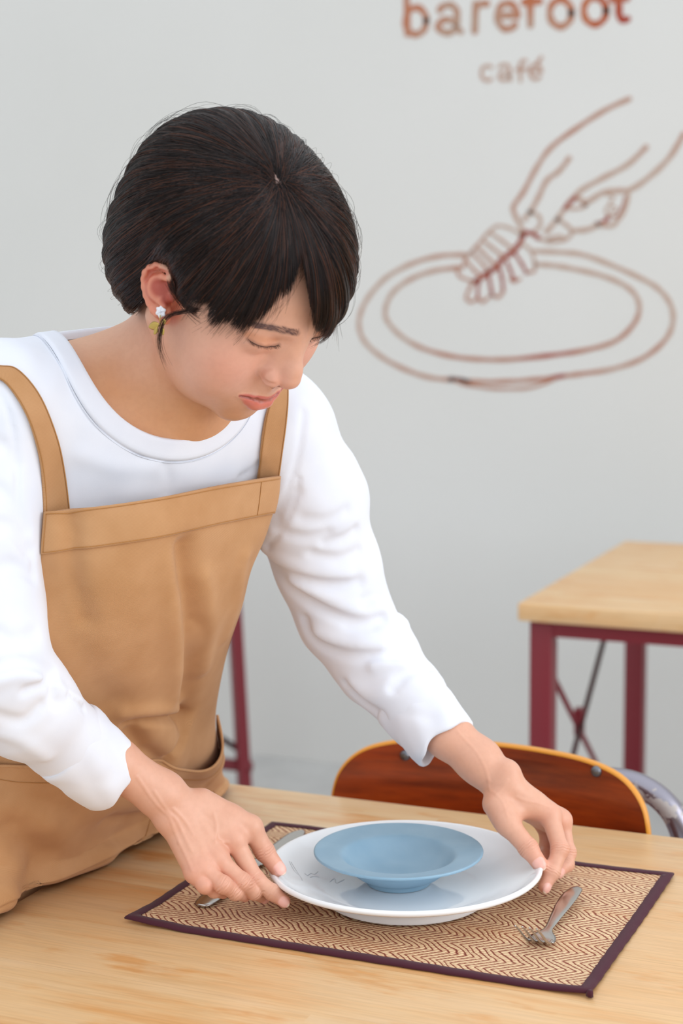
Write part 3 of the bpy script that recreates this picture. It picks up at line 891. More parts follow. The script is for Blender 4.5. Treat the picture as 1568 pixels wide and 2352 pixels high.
# mouth corners and the line between the lips sit on the face surface, slightly upturned
_c = on_head([(551, 908), (571, 912), (588, 916)]); _c[:, 0] = np.abs(_c[:, 0])
LIPM[3] = tuple(_c[0]); LIPM[2] = tuple(_c[2]*.8 + np.array(LIPM[2])*.2)
LIPU[3] = (_c[0][0]-.0006, _c[0][1]-.0008, _c[0][2]+.0006); LIPL[3] = (_c[0][0]-.0014, _c[0][1]-.0012, _c[0][2]-.0012)
LIPU[2] = (.0145, _c[1:].mean(0)[1]-.0014, _c[1:].mean(0)[2]+.0018); LIPL[2] = (.0145, _c[1:].mean(0)[1]-.0042, _c[1:].mean(0)[2]-.0046)
def mirx(C, s): C = np.array(C); C[:, 0] = s*np.abs(C[:, 0]); return C
# ------------------------------------------------------------------ torso frame (x her left, y forward, z up the spine)
SCN = w2v(np.array([[0.0, .06, 1.232]]))[0]
_lw = nrm(np.array([.155, .295, -.035])); _uw = nrm(np.array([.225, -.075, .43])); _uw = nrm(_uw - _lw*(_uw @ _lw))
def wd(v): return np.array([v @ VR, v @ VU, v @ VF])
TLx, TUz = wd(_lw), wd(_uw)
TFy = wd(np.cross(_lw, _uw)); 
if TFy[2] > 0: TFy = -TFy
RT = np.stack([TLx, TFy, TUz], 1)
def t2v(p): return np.atleast_2d(p) @ RT.T + SCN
def torso_sdf(P, g=0.0):
    Q = (P - SCN.astype(F4)) @ RT.astype(F4)
    S = np.stack([np.abs(Q[:, 0]), Q[:, 1], Q[:, 2]], 1)
    d = ell(Q, (0, .0, -.15), (.142+g, .092+g, .20))
    d = smin(d, cap(S, (.0, -.015, -.005), (.135, -.012, -.005), .050+g, .052+g), .06)
    d = smin(d, sph(S, (.062, .045, -.165), .058+g), .05)
    d = smin(d, ell(Q, (0, -.005, -.34), (.122+g, .090+g, .16)), .06)
    d = smin(d, ell(Q, (.03, -.05, -.50), (.155+g, .105+g, .17)), .06)
    return d
NB = V(372, 868, 1.655)                              # root of the neck
SK = h2v([(0, -.022, -.028)])[0]                       # base of the skull
SHR, SHL = V(-32, 975, 1.565), V(640, 1010, 1.745)
def neck_sdf(P):
    a = SK; b = NB
    d = cap(P, a, b, .047, .050)
    d = smin(d, cap(P, h2v([(0, .012, -.045)])[0], V(428, 905, 1.622), .030, .034), .03)
    d = smin(d, cap(P, V(345, 836, 1.675), V(90, 902, 1.625), .031, .032), .035)         # trapezius, near
    d = smin(d, cap(P, V(400, 815, 1.70), V(600, 960, 1.74), .034, .036), .04)
    # sternomastoid hint
    d = smin(d, cap(P, h2v([(-.058, -.012, -.030)])[0], V(432, 955, 1.600), .010, .008), .016)
    return d
def skin_upper(P):
    hq = v2h(P)
    d = np.full(len(P), 1e3, F4)
    dh = head_sdf(hq)
    dn = neck_sdf(P)
    dt = torso_sdf(P, -.006)
    d = smin(dn, dt, .045)
    d = smin(d, cap(P, V(455, 985, 1.628), V(610, 935, 1.722), .010, .010), .016)       # collar bones
    d = smin(d, cap(P, V(400, 1000, 1.620), V(190, 890, 1.592), .010, .010), .02)
    return smin(dh, d, .016)

# ------------------------------------------------------------------ arms and hands
def hv(px, py, D): return V(px, py, D)
RHAND = dict(
    elbow=V(-22, 1578, 1.553), fore=V(262, 1752, 1.630), wrist=V(408, 1860, 1.655), mid=V(372, 1826, 1.648),
    mcp=[V(538, 1930, 1.655), V(498, 1973, 1.640), V(466, 1996, 1.630), V(446, 2006, 1.628)],
    fing=[[V(586, 2020, 1.648), V(626, 2050, 1.645), V(652, 2070, 1.642)],
          [V(556, 2026, 1.635), V(583, 2048, 1.645), V(604, 2060, 1.662)],
          [V(512, 2032, 1.622), V(540, 2050, 1.632), V(562, 2058, 1.650)],
          [V(470, 2034, 1.622), V(492, 2046, 1.632), V(512, 2052, 1.646)]],
    thumb=[V(462, 1846, 1.662), V(575, 1900, 1.668), V(607, 1955, 1.672), V(637, 1995, 1.670)],
    up=nrm(np.array([.35, .85, -.4])))
LHAND = dict(
    elbow=V(846, 1478, 1.80), fore=V(1028, 1688, 1.748), wrist=V(1148, 1800, 1.73), mid=V(1100, 1748, 1.738),
    mcp=[V(1262, 1872, 1.722), V(1287, 1886, 1.738), V(1276, 1896, 1.756), V(1250, 1893, 1.770)],
    fing=[[V(1286, 1950, 1.700), V(1268, 2003, 1.690), V(1250, 2036, 1.684)],
          [V(1302, 1958, 1.728), V(1300, 1985, 1.720), V(1280, 2004, 1.706)],
          [V(1284, 1955, 1.752), V(1272, 1985, 1.738), V(1262, 1998, 1.722)],
          [V(1256, 1942, 1.768), V(1252, 1965, 1.756), V(1250, 1982, 1.742)]],
    thumb=[V(1142, 1846, 1.716), V(1166, 1893, 1.704), V(1213, 1948, 1.692), V(1237, 1982, 1.688)],
    up=nrm(np.array([-.2, .9, -.4])))
FR = [(.0104, .0084, .0073, .0062), (.0104, .0084, .0073, .0061), (.0097, .0079, .0069, .0058), (.0086, .0070, .0061, .0053)]
def hand_sdf(P, Hd, left):
    wr, mid, el = Hd['wrist'], Hd['mid'], Hd['elbow']
    up = Hd['up']
    d = smin(cap(P, el, Hd['fore'], .029, .0228), cap(P, Hd['fore'], mid, .0226, .0212), .01)
    d = smin(d, cap(P, mid, wr, .0212, .0185 if left else .0205), .012)
    # metacarpals
    palm = None
    for i, m in enumerate(Hd['mcp']):
        a = wr*(.86) + m*.14 + (Hd['mcp'][3]-Hd['mcp'][0])*(i-1.5)*.10
        c = cap(P, a, m, .0145 if i < 3 else .0130, FR[i][0]*1.02)
        palm = c if palm is None else smin(palm, c, .009)
    d = smin(d, palm, .012)
    # palm underside fill
    low = -up*.008
    d = smin(d, cap(P, wr*.6+Hd['mcp'][1]*.4+low, Hd['mcp'][1]*.85+wr*.15+low, .012, .011), .012)
    # knuckles
    for i, m in enumerate(Hd['mcp']): d = smin(d, sph(P, m + up*.0012, FR[i][0]), .006)
    # tendons
    for i in range(4):
        m = Hd['mcp'][i]; a = wr*.8+m*.2
        d = smin(d, cap(P, a + up*.0135, m*.92 + a*.08 + up*FR[i][0]*.92, .0024, .0022), .005)
    # fingers: each merges only with the palm, so neighbours stay apart
    fs = None
    for i in range(4):
        m = Hd['mcp'][i]; j = Hd['fing'][i]; r = FR[i]
        f_ = cap(P, m, j[0], r[0]*.90, r[1]*.96); f_ = smin(f_, sph(P, j[0], r[1]*1.03), .004)
        f_ = smin(f_, cap(P, j[0], j[1], r[1]*.97, r[2]), .003); f_ = smin(f_, sph(P, j[1], r[2]*1.02), .003)
        f_ = smin(f_, cap(P, j[1], j[2], r[2]*.98, r[3]), .003)
        fs = f_ if fs is None else smin(fs, f_, .0012)
    d = smin(d, fs, .004)
    t_ = Hd['thumb']
    th = cap(P, t_[0], t_[1], .0150, .0112)
    th = smin(th, cap(P, t_[1], t_[2], .0108, .0092), .006); th = smin(th, sph(P, t_[2], .0096), .003)
    th = smin(th, cap(P, t_[2], t_[3], .0090, .0078), .003)
    d = smin(d, th, .007)
    web = cap(P, t_[0]*.4+t_[1]*.6, Hd['mcp'][0]*.7+wr*.3, .0095, .009)
    d = smin(d, web, .010)
    if left: d = smin(d, sph(P, V(1166, 1772, 1.722), .0115), .010)
    else: d = smin(d, sph(P, V(386, 1885, 1.640), .0095), .012)
    # creases over the joints
    js = [(Hd['fing'][i][0], Hd['mcp'][i], Hd['fing'][i][1], .0075, .00042) for i in range(3)] + [(t_[2], t_[1], t_[3], .0080, .00050)] + [(Hd['fing'][i][1], Hd['fing'][i][0], Hd['fing'][i][2], .0050, .00025) for i in range(2)]
    for c_, a_, b_, w_, amp in js:
        ax = nrm(b_ - a_).astype(F4); q = P - c_.astype(F4); r2 = (q*q).sum(1); m = r2 < (w_*2.6)**2
        if m.any():
            qq = q[m]; s_ = qq @ ax; fc = np.clip(-qq[:, 2]/.005, 0, 1)
            d[m] += amp*np.cos(s_*2*math.pi/.0026 + .8*np.sin(qq[:, 0]*900))*np.exp(-(s_/(w_*.55))**2)*fc
    for pl in VEINS.get(left, []):
        q = polydist(P, pl, .008); m = q < .006
        if m.any(): d[m] -= (.0004 if left else .0006)*np.exp(-(q[m]/.0019)**2)
    return d
VEINS = {}
def nailframe(tip, prev, upv, r):
    ax = nrm(tip - prev); n = nrm(upv - ax*(upv @ ax)); s = np.cross(ax, n)
    return ax, n, s
NAILS = {False: [], True: []}
def nail_specs(Hd, left):
    out = []
    spec = [(Hd['thumb'][3], Hd['thumb'][2], .0078, Hd['nt'])] + [(Hd['fing'][i][2], Hd['fing'][i][1], FR[i][3], Hd['nf']) for i in range(2)]
    for tip, prev, r, up in spec:
        ax, n, s = nailframe(tip, prev, up, r)
        out.append((tip + n*r*.62 + ax*r*.10, np.stack([s, ax, n], 1), r))
    return out
RHAND['nt'] = nrm(np.array([.25, .55, -.8])); RHAND['nf'] = nrm(np.array([.35, -.25, -.9]))
LHAND['nt'] = nrm(np.array([-.15, .25, -.95])); LHAND['nf'] = nrm(np.array([.55, -.15, -.8]))
NAILS[False] = nail_specs(RHAND, False); NAILS[True] = nail_specs(LHAND, True)
H3 = lambda p: [(220 + x/3.136, 1680 + y/3.136) for x, y in p]
H4 = lambda p: [(1000 + x/4.612, 1640 + y/4.612) for x, y in p]
_v = {False: [H3([(300,330),(400,480),(470,560),(530,620),(560,700),(600,800)]), H3([(420,430),(520,580),(580,640),(650,780),(690,860)]), H3([(560,560),(640,640),(700,740)]), H3([(850,590),(868,680),(862,790)]), H3([(600,800),(650,900),(690,1000)]), H3([(860,790),(950,800)])],
      True: [H4([(230,180),(340,300),(430,400),(520,560),(560,700)]), H4([(560,700),(570,800),(640,850),(720,950),(760,1080)]), H4([(860,880),(960,920),(1080,940),(1200,980)]), H4([(640,850),(700,800),(760,700)])]}
for _l, _H in ((False, RHAND), (True, LHAND)):
    VEINS[_l] = []
    tmp = [on_surf(lambda P: hand_sdf(P, _H, _l), catmull(pl, 3)) for pl in _v[_l]]
    VEINS[_l] = tmp
def hand_full(P, Hd, left):
    d = hand_sdf(P, Hd, left)
    for (c, R, r) in NAILS[left]:
        nl = ell(P, c, (r*.78, r*1.02, r*.46), R)
        d = smin(d, nl, .0006)
    return d

# ------------------------------------------------------------------ skin material: tint comes from a per-vertex colour attribute (lips, blush, nails, painted crease shade)
m_skin = mat('skin', srgb(228, 182, 154), .42, spec=.45, sss=.12); t = NT(m_skin)
at_ = t.n('ShaderNodeAttribute', attribute_name='tint')
n1 = t.noise(t.coord(), 220, 3); n2 = t.noise(t.coord(), 36, 3)
cc = t.mix(.07, at_.outputs['Color'], t.ramp(n2, [(.35, srgb(232, 190, 168)), (.65, srgb(200, 128, 104))]))
cc = t.mix(.45, cc, t.ramp(n1, [(.35, (.93, .91, .90, 1)), (.6, (1, 1, 1, 1))]), 'MULTIPLY')
t.l(cc, t.b.inputs['Base Color'])
t.bump(t.noise(t.coord(), 900, 3), .10, .0003)
t.l(at_.outputs['Alpha'], t.b.inputs['Roughness'])

def lerpc(c, new, m):
    return c*(1-m[:, None]) + np.array(new[:3])*m[:, None]
def sm(d, a, b): 
    x = np.clip((d-a)/(b-a), 0, 1); return 1 - x*x*(3-2*x)
def tint_skin(P):
    n = len(P); c = np.tile(np.array(srgb(220, 167, 141)[:3]), (n, 1)); ro = np.full(n, .42)
    Pf = P.astype(F4); Q = v2h(Pf); S = np.stack([np.abs(Q[:, 0]), Q[:, 1], Q[:, 2]], 1)
    inh = (np.abs(Q) < .16).all(1)
    g = lambda p, s: np.exp(-((S-np.array(p, F4))**2).sum(1)/(s*s))*inh
    neck = sm(Q[:, 2] + Q[:, 1]*.15, -.16, -.07)*0
    c = lerpc(c, srgb(236, 178, 160), .55*g((.036, .080, -.004), .028)); c = lerpc(c, srgb(232, 150, 132), .40*g((.048, .062, -.012), .020))
    c = lerpc(c, srgb(230, 150, 130), .30*g((.010, .104, -.012), .012))
    c = lerpc(c, srgb(214, 140, 110), .35*g((.034, .080, .026), .010))
    Sx = np.stack([-np.abs(Q[:, 0]), Q[:, 1], Q[:, 2]], 1)
    de = ell(Sx, EC, (.022, .036, .020), REAR)
    c = lerpc(c, srgb(222, 132, 104), .75*sm(de, -.002, .004)*inh)
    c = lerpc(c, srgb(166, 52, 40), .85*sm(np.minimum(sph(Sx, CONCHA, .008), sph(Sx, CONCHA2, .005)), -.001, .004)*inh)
    c = lerpc(c, srgb(190, 84, 66), .6*sm(chain(Sx, EGR, [.0010]*6), .0004, .0034)*inh)  # shade of the groove inside the ear rim, painted as a darker red
    # lips
    du = chain(S, LIPU, [r+.0005 for r in RLU]); dl = chain(S, LIPL, [r+.0003 for r in RLL])
    ml = sm(np.minimum(du, dl), .0001, .0011)*inh*np.clip((-.0385 - Q[:, 2])/.0010, 0, 1)
    c = lerpc(c, srgb(212, 96, 98), ml*.92); c = lerpc(c, srgb(184, 84, 84), sm(du, .0, .0010)*ml*.5); ro = ro*(1-ml) + .30*ml
    mm = sm(chain(S, LIPM, [.001]*4), .0000, .0016)*inh
    c = lerpc(c, srgb(140, 44, 44), mm*.8)  # crease shade between the lips painted as a dark line
    # brows
    br = chain(S, mirx(BROW_C, 1), [.0020, .0032, .0034, .0034, .0026])
    c = lerpc(c, srgb(132, 100, 92), .62*sm(br, -.0020, .0016)*inh)
    ll = chain(S, mirx(LASH_C, 1), [.0004]*6); c = lerpc(c, srgb(120, 66, 50), .55*sm(ll, .0002, .0026)*inh)
    cr = chain(S, mirx(FOLD_C, 1), [.0004]*5); c = lerpc(c, srgb(206, 138, 100), .6*sm(cr, .0, .0055)*inh)  # eyelid crease shading painted as a soft orange tint
    c = lerpc(c, srgb(196, 128, 102), .35*sm(chain(S, ALA, [.0004]*5), .0002, .0026)*inh)  # crease shade painted around the wing of the nose
    nn = ell(S, (.0062, .0985, -.0222), (.0034, .0055, .0036)); c = lerpc(c, srgb(120, 50, 40), .75*sm(nn, .0, .0014)*inh)
    # hair roots on the scalp
    # neck and chest: golden and darker, with their shade and warm bounce painted in
    below = np.clip((-.055 - Q[:, 2] + (Q[:, 1]-.02)*.3)/.05, 0, 1)*(np.abs(Q[:, 2]) < .4)
    head_reg = np.clip((P[:, 1] - .0)/.06, 0, 1)
    c = lerpc(c, srgb(206, 148, 100), .85*below*head_reg)
    for px, py in ((323, 777), (343, 812), (590, 842)): pass
    # hands
    for left, Hd in ((False, RHAND), (True, LHAND)):
        for i in range(4):
            for j, (p, s, a) in enumerate(((Hd['mcp'][i], .012, .35), (Hd['fing'][i][0], .009, .42), (Hd['fing'][i][2], .010, .45))):
                c = lerpc(c, srgb(226, 142, 122), a*np.exp(-((P-p)**2).sum(1)/(s*s)))
        for p, s, a in ((Hd['thumb'][2], .010, .35), (Hd['thumb'][3], .012, .45)):
            c = lerpc(c, srgb(228, 140, 120), a*np.exp(-((P-p)**2).sum(1)/(s*s)))
        for (cn, R, r) in NAILS[left]:
            nl = ell(Pf, cn, (r*.80, r*1.04, r*.50), R)
            q = (Pf-cn.astype(F4)) @ R.astype(F4)
            m = sm(nl, .0, .0005)*(q[:, 2] > -.2*r)
            c = lerpc(c, srgb(240, 184, 170), m); ro = ro*(1-m) + .22*m
            tipm = m*sm(-q[:, 1], -r*.92, -r*.74); c = lerpc(c, srgb(246, 232, 214), .8*tipm)
    return c, ro

def put_tint(o, P):
    c, ro = tint_skin(P)
    a = o.data.color_attributes.new('tint', 'FLOAT_COLOR', 'POINT')
    a.data.foreach_set('color', np.concatenate([c, ro[:, None]], 1).astype(np.float32).ravel())

PARTS = []
P_, F_ = surface(skin_upper, (-.33, -.10, 1.40), (.02, .42, 1.86), .0012)
PARTS.append((P_, F_))
def coarse(P):
    d = torso_sdf(P, -.008)
    d = smin(d, cap(P, SHR, V(-30, 1400, 1.545), .044, .036), .04); d = smin(d, cap(P, V(-30, 1400, 1.545), RHAND['elbow'], .036, .035), .03)
    d = smin(d, cap(P, SHL, V(790, 1400, 1.800), .044, .033), .04); d = smin(d, cap(P, V(790, 1400, 1.800), LHAND['elbow'], .033, .028), .02)
    hipc = w2v(np.array([[-.27, .17, .80], [-.27, .17, .5], [-.27, .10, .75], [-.26, .09, .45], [-.28, .08, .05], [-.27, .24, .75], [-.26, .25, .45], [-.28, .26, .05]])).astype(F4)
    d = smin(d, cap(P, hipc[2], hipc[3], .080, .052), .05); d = smin(d, cap(P, hipc[3], hipc[4], .052, .035), .03)
    d = smin(d, cap(P, hipc[5], hipc[6], .080, .052), .05); d = smin(d, cap(P, hipc[6], hipc[7], .052, .035), .03)
    return d
P_, F_ = surface(coarse, (-.55, -1.05, 1.3), (.25, .14, 2.6), .007, 1)
PARTS.append((P_, F_))
for left, Hd in ((False, RHAND), (True, LHAND)):
    pts = np.array([Hd['elbow'], Hd['wrist'], *Hd['mcp'], *[q for j in Hd['fing'] for q in j], *Hd['thumb']])
    lo = pts.min(0)-.03; hi = pts.max(0)+.03
    a, b = Hd['elbow'], Hd['wrist']
    hf = lambda P: hand_full(P, Hd, left)
    P_, F_ = surface(hf, lo, hi, .0014, 1)
    P_, F_ = subdivide(P_, F_); P_ = P_ - project(hf, P_, .001); P_ = P_ - project(hf, P_, .001)
    PARTS.append((P_, F_))
vs = []; fs = []; nb_ = 0
for P_, F_ in PARTS:
    vs.append(P_); fs.append(F_ + nb_); nb_ += len(P_)
vs = np.concatenate(vs); fs = np.concatenate(fs)
person = mesh('person', v2w(vs), fs, m_skin)
put_tint(person, vs)
tag(person, 'woman with short dark hair in white shirt and tan apron, leaning over table holding plate', 'person')
# ------------------------------------------------------------------ fabric materials
m_shirt = mat('white_cotton_jersey', srgb(226, 229, 238), .85, spec=.2, sheen=.1); t = NT(m_shirt)
n1 = t.noise(t.coord(), 18, 3); t.l(t.ramp(n1, [(.35, srgb(225, 228, 238)), (.65, srgb(231, 233, 241))]), t.b.inputs['Base Color'])
t.bump(t.noise(t.coord(), 1400, 2), .15, .0003)
m_apron = mat('tan_cotton_canvas', srgb(196, 148, 104), .9, spec=.15, sheen=.12); t = NT(m_apron)
uv = t.n('ShaderNodeUVMap'); su = t.n('ShaderNodeSeparateXYZ'); t.l(uv.outputs[0], su.inputs[0])
jt = t.math('MULTIPLY', t.math('SUBTRACT', t.noise(t.coord(), 500, 2), .5), 2.2)
wa = t.math('SINE', t.math('ADD', t.math('MULTIPLY', t.math('ADD', su.outputs[0], su.outputs[1]), 2*math.pi/.0013), jt))
wb = t.math('SINE', t.math('ADD', t.math('MULTIPLY', t.math('SUBTRACT', su.outputs[1], t.math('MULTIPLY', su.outputs[0], .4)), 2*math.pi/.0012), jt))
h = t.math('MULTIPLY', t.math('ADD', wa, t.math('MULTIPLY', wb, .6)), .3)
h = t.math('ADD', h, .5)
n1 = t.noise(t.coord(), 22, 4); c = t.ramp(n1, [(.35, srgb(194, 145, 100)), (.65, srgb(204, 156, 112))])
c = t.mix(.8, c, t.ramp(h, [(.0, (.76, .72, .68, 1)), (.9, (1, 1, 1, 1))]), 'MULTIPLY')
t.l(c, t.b.inputs['Base Color']); t.bump(h, .35, .0003)
m_thread = mat('golden_brown_thread', srgb(176, 122, 62), .7)
m_wthread = mat('white_thread', srgb(222, 226, 236), .8)

# ------------------------------------------------------------------ shirt
SL = [(SHL, .060), (V(706, 1150, 1.765), .0575), (V(752, 1300, 1.79), .0510), (V(795, 1420, 1.80), .0465), (V(868, 1522, 1.785), .0415), (V(938, 1600, 1.768), .0345), (V(985, 1655, 1.758), .0300)]
SR = [(SHR, .060), (V(-48, 1200, 1.55), .055), (V(-40, 1400, 1.54), .051), (V(-18, 1535, 1.535), .0500), (V(62, 1625, 1.565), .0440), (V(152, 1702, 1.605), .0340), (V(205, 1745, 1.622), .0300)]
# neck opening: elliptical cylinder through the neckline
na = nrm(nrm(SK - NB)*.518 + TFy*1.83 + TUz*1.554)
NCc = V(291, 889.5, 1.655)
nl_ = nrm(TLx - na*(TLx @ na)); nf_ = np.cross(na, nl_)
if nf_[2] > 0: nf_ = -nf_
NCc = NCc - nf_*.0110
HOLE_R = (.0868, .0805); BACKY = .088
def hole(P):
    q = P - NCc.astype(F4); a = q @ nl_.astype(F4); b = q @ nf_.astype(F4)
    k = np.sqrt((a/HOLE_R[0])**2 + (b/HOLE_R[1])**2)
    ty = (P - SCN.astype(F4)) @ RT[:, 1].astype(F4)
    return np.maximum(np.maximum((k-1)*HOLE_R[1]*.95, -ty - F4(BACKY)), -(q @ na.astype(F4)) - F4(.032))       # the opening stops at the nape
def shirt0(P):
    d = torso_sdf(P, .004)
    d = smin(d, cap(P, V(330, 840, 1.675), V(60, 902, 1.610), .036, .044), .035)
    d = smin(d, cap(P, V(430, 830, 1.71), V(600, 965, 1.745), .044, .046), .035)
    l = chain(P, [a for a, _ in SL], [b for _, b in SL], .02); r = chain(P, [a for a, _ in SR], [b for _, b in SR], .02)
    return smin(smin(d, l, .03), r, .03)
def zz(ox, oy, s, pts): return [(ox + x/s, oy + y/s) for x, y in pts]
L3 = lambda p: zz(540, 1100, 2.703, p); R2 = lambda p: zz(0, 1400, 2.529, p); T1 = lambda p: zz(0, 760, 2.24, p)
FOLDS = []          # (polyline on the cloth, depth in metres, half-width): >0 digs in, <0 raises
for pts, dep, w in [
    (L3([(135,480),(250,560),(400,622),(600,662),(770,645)]), .0050, .0065), (L3([(180,440),(330,520),(500,590),(700,600)]), -.0030, .0080),
    (L3([(200,520),(350,690),(620,845),(800,900),(910,865)]), .0060, .0065), (L3([(340,620),(560,740),(760,820),(900,820)]), -.0040, .0090),
    (L3([(430,880),(460,970),(560,1050),(720,1092),(950,1095),(1065,1112)]), .0055, .0060), (L3([(520,960),(700,1030),(900,1040)]), -.0035, .0080),
    (L3([(700,905),(780,915),(860,912)]), .0025, .0045), (L3([(970,1090),(1040,1010),(1085,985)]), .0055, .0050),
    (L3([(1085,1105),(1150,1085),(1190,1090)]), .0035, .0050), (L3([(980,1300),(1080,1190),(1215,1160)]), .0045, .0055),
    (L3([(690,1280),(800,1390),(900,1470)]), .0045, .0060), (L3([(720,1290),(850,1340),(960,1300)]), -.0030, .0090),
    (L3([(330,345),(450,365),(570,340)]), .0028, .0060), (L3([(560,400),(680,370),(745,320)]), .0040, .0055), (L3([(420,250),(560,260),(690,200)]), .0025, .0065),
    (L3([(480,470),(640,500),(770,455)]), .0035, .0055), (L3([(800,760),(900,740),(1000,800)]), .0030, .0060), (L3([(880,760),(960,830),(1060,880)]), -.0030, .0080),
    (L3([(860,1160),(960,1130),(1080,1150)]), -.0030, .0070),
    (L3([(393,0),(365,140),(300,290),(240,385),(135,462)]), .0026, .0026),
    (L3([(270,310),(230,230),(160,300)]), .0030, .0060),
    (R2([(-80,350),(20,330),(110,305),(230,330),(305,372)]), .0055, .0060), (R2([(-60,420),(100,370),(230,400)]), -.0040, .0080),
    (R2([(305,470),(300,500),(325,545)]), .0040, .0045), (R2([(150,470),(230,430),(315,400)]), .0035, .0050), (R2([(-60,600),(60,640),(150,640),(240,560)]), .0030, .0060),
    (R2([(330,430),(400,500),(470,540)]), -.0028, .0055), (R2([(-40,130),(80,180),(200,150)]), .0030, .0070), (R2([(0,720),(120,760),(260,860)]), -.0025, .0080),
    (R2([(390,500),(440,540),(490,580)]), .0035, .0035),
    (T1([(0,330),(50,450),(85,650),(95,860),(150,1080),(175,1230)]), .0026, .0026), (T1([(-60,780),(20,830),(80,900),(140,1020)]), .0035, .0060),
    (T1([(-60,1000),(60,1010),(150,1130)]), .0045, .0070), (T1([(-40,560),(30,600),(75,680)]), .0025, .0060), (T1([(-60,1250),(60,1210),(170,1260)]), .0040, .0070),
    (T1([(850,700),(870,760),(860,830)]), .0014, .0060), (T1([(1330,690),(1290,730),(1240,760)]), .0018, .0050), (T1([(420,640),(600,700),(820,700)]), -.0014, .0100),
    (T1([(1560,420),(1540,600),(1500,760),(1430,980)]), .0016, .0040), (T1([(1400,1000),(1440,900),(1520,830)]), .0035, .0060)]:
    FOLDS.append((on_surf(shirt0, sub3(pts, 3)), dep, w))
def wr_noise(P):
    x, y, z = P[:, 0], P[:, 1], P[:, 2]
    return (.0010*np.sin(62*x + 31*y + 2.2*np.sin(40*y) + 25*z) + .0007*np.sin(95*y - 50*x + 1.7*np.sin(70*x+30*z)))
def shirt_f(P):
    d = shirt0(P)
    for pts, dep, w in FOLDS:
        q = polydist(P, pts, w*3.2)
        m = q < w*3
        if m.any(): d[m] += F4(dep*1.35)*np.exp(-(q[m]/w)**2)
    d = d + wr_noise(P)*.6
    return d
def shirt_cut(P):
    d = shirt_f(P)
    d = smax(d, -hole(P), .0015)
    # open sleeves: end planes
    for S in (SL, SR):
        e = S[-1][0]; ax = nrm(e - S[-2][0])
        q = P - e.astype(F4); m = (np.abs(q) < .09).all(1)
        d = np.where(m, np.maximum(d, q @ ax.astype(F4)), d)
    # hem, tucked behind the apron at the hips
    hz = (P @ np.array(wd(np.array([0, 0, 1.])), F4)) + (CAM[2] - .86)
    d = np.where((P[:, 0] < -.02), smax(d, -hz, .003), d)
    return d
P_, F_ = surface(shirt_cut, (-.58, -.36, 1.36), (.14, .17, 2.12), .0030)
shirt = mesh('shirt', v2w(P_), F_, m_shirt, person)
shirt['label'] = 'white cotton long-sleeved shirt with rolled cuffs'
# trousers, mostly hidden behind the apron and the table
m_trous = mat('charcoal_trousers', srgb(52, 54, 62), .85)
_hw = w2v(np.array([[-.27, .10, .76], [-.26, .09, .45], [-.28, .08, .06], [-.27, .24, .76], [-.26, .25, .45], [-.28, .26, .06]]))
_up = np.array(wd(np.array([0, 0, 1.])), F4)
def trousers(P):
    d = torso_sdf(P, .004)
    d = smin(d, np.minimum(cap(P, _hw[0], _hw[1], .092, .068), cap(P, _hw[1], _hw[2], .066, .052)), .04)
    d = smin(d, np.minimum(cap(P, _hw[3], _hw[4], .092, .068), cap(P, _hw[4], _hw[5], .066, .052)), .04)
    return np.maximum(d, P @ _up + F4(CAM[2] - .885))
P_, F_ = surface(trousers, (-.60, -1.15, 1.40), (.15, -.12, 2.50), .009, 1)
mesh('trousers', v2w(P_), F_, m_trous, person)
# ribbed collar band along the neck opening
NT_ = 150
def ring(k):
    a = np.arange(NT_)*2*math.pi/NT_
    o = NCc + (nl_*HOLE_R[0]*k)*np.cos(a)[:, None] + (nf_*HOLE_R[1]*k)*np.sin(a)[:, None]
    s = np.full(NT_, .14); go = np.ones(NT_, bool)      # march down the opening's axis onto the shirt
    for _ in range(140):
        v_ = shirt0((o + na*s[:, None]).astype(F4)).astype(float)
        go &= (v_ > .0004) & (s > -.2)
        s = np.where(go, s - np.maximum(v_*.6, .0006), s)
    R_ = o + na*s[:, None]
    Tq = (R_ - SCN) @ RT; bad = (shirt0(R_.astype(F4)) > .002) | (Tq[:, 1] < -BACKY)
    if bad.any():                                       # close the loop across the back of the neck
        ii = np.arange(NT_); gi = np.where(~bad)[0]
        Tq[bad, 0] = np.interp(ii[bad], gi, Tq[gi, 0], period=NT_); Tq[bad, 1] = -BACKY; Tq[bad, 2] = np.interp(ii[bad], gi, Tq[gi, 2], period=NT_)
        Rb = t2v(Tq[bad])
        for _ in range(6): Rb = Rb - project(shirt0, Rb, .02)
        R_[bad] = Rb
    return R_
def smoothring(r, n=4):
    for _ in range(n): r = (np.roll(r, 1, 0) + 2*r + np.roll(r, -1, 0))/4
    return r
def unit(g): return g/np.maximum(np.linalg.norm(g, axis=1, keepdims=True), 1e-6)
rim = smoothring(ring(1.0), 5)
for _ in range(3): rim = rim - project(shirt0, rim, .004)
def outward(r):
    tg = np.roll(r, -1, 0) - np.roll(r, 1, 0); n = unit(smoothring(grad(shirt0, r, .003), 4))
    o = unit(np.cross(tg, n)); c = r.mean(0)
    o *= np.sign(((r - c)*o).sum(1).mean()); return unit(smoothring(o, 6)), n
lv = [rim]
for k in range(6):
    o, n = outward(lv[-1]); q_ = lv[-1] + o*.0031
    for _ in range(3): q_ = q_ - project(shirt0, q_, .004)
    lv.append(smoothring(q_, 1))
o0, n0 = outward(rim)
rows = [rim - n0*.006 - o0*.001, rim - n0*.001 - o0*.0016, rim + n0*.0022 - o0*.0008]
for k in range(0, 7):
    o, n = outward(lv[k]); rows.append(lv[k] + n*(.0030 if k < 6 else .0022))
o, n = outward(lv[6]); rows.append(lv[6] + o*.0006 + n*.0004)
v = np.concatenate(rows); f = []
for k in range(len(rows)-1):
    for i in range(NT_): f.append((k*NT_+i, k*NT_+(i+1) % NT_, (k+1)*NT_+(i+1) % NT_, (k+1)*NT_+i))
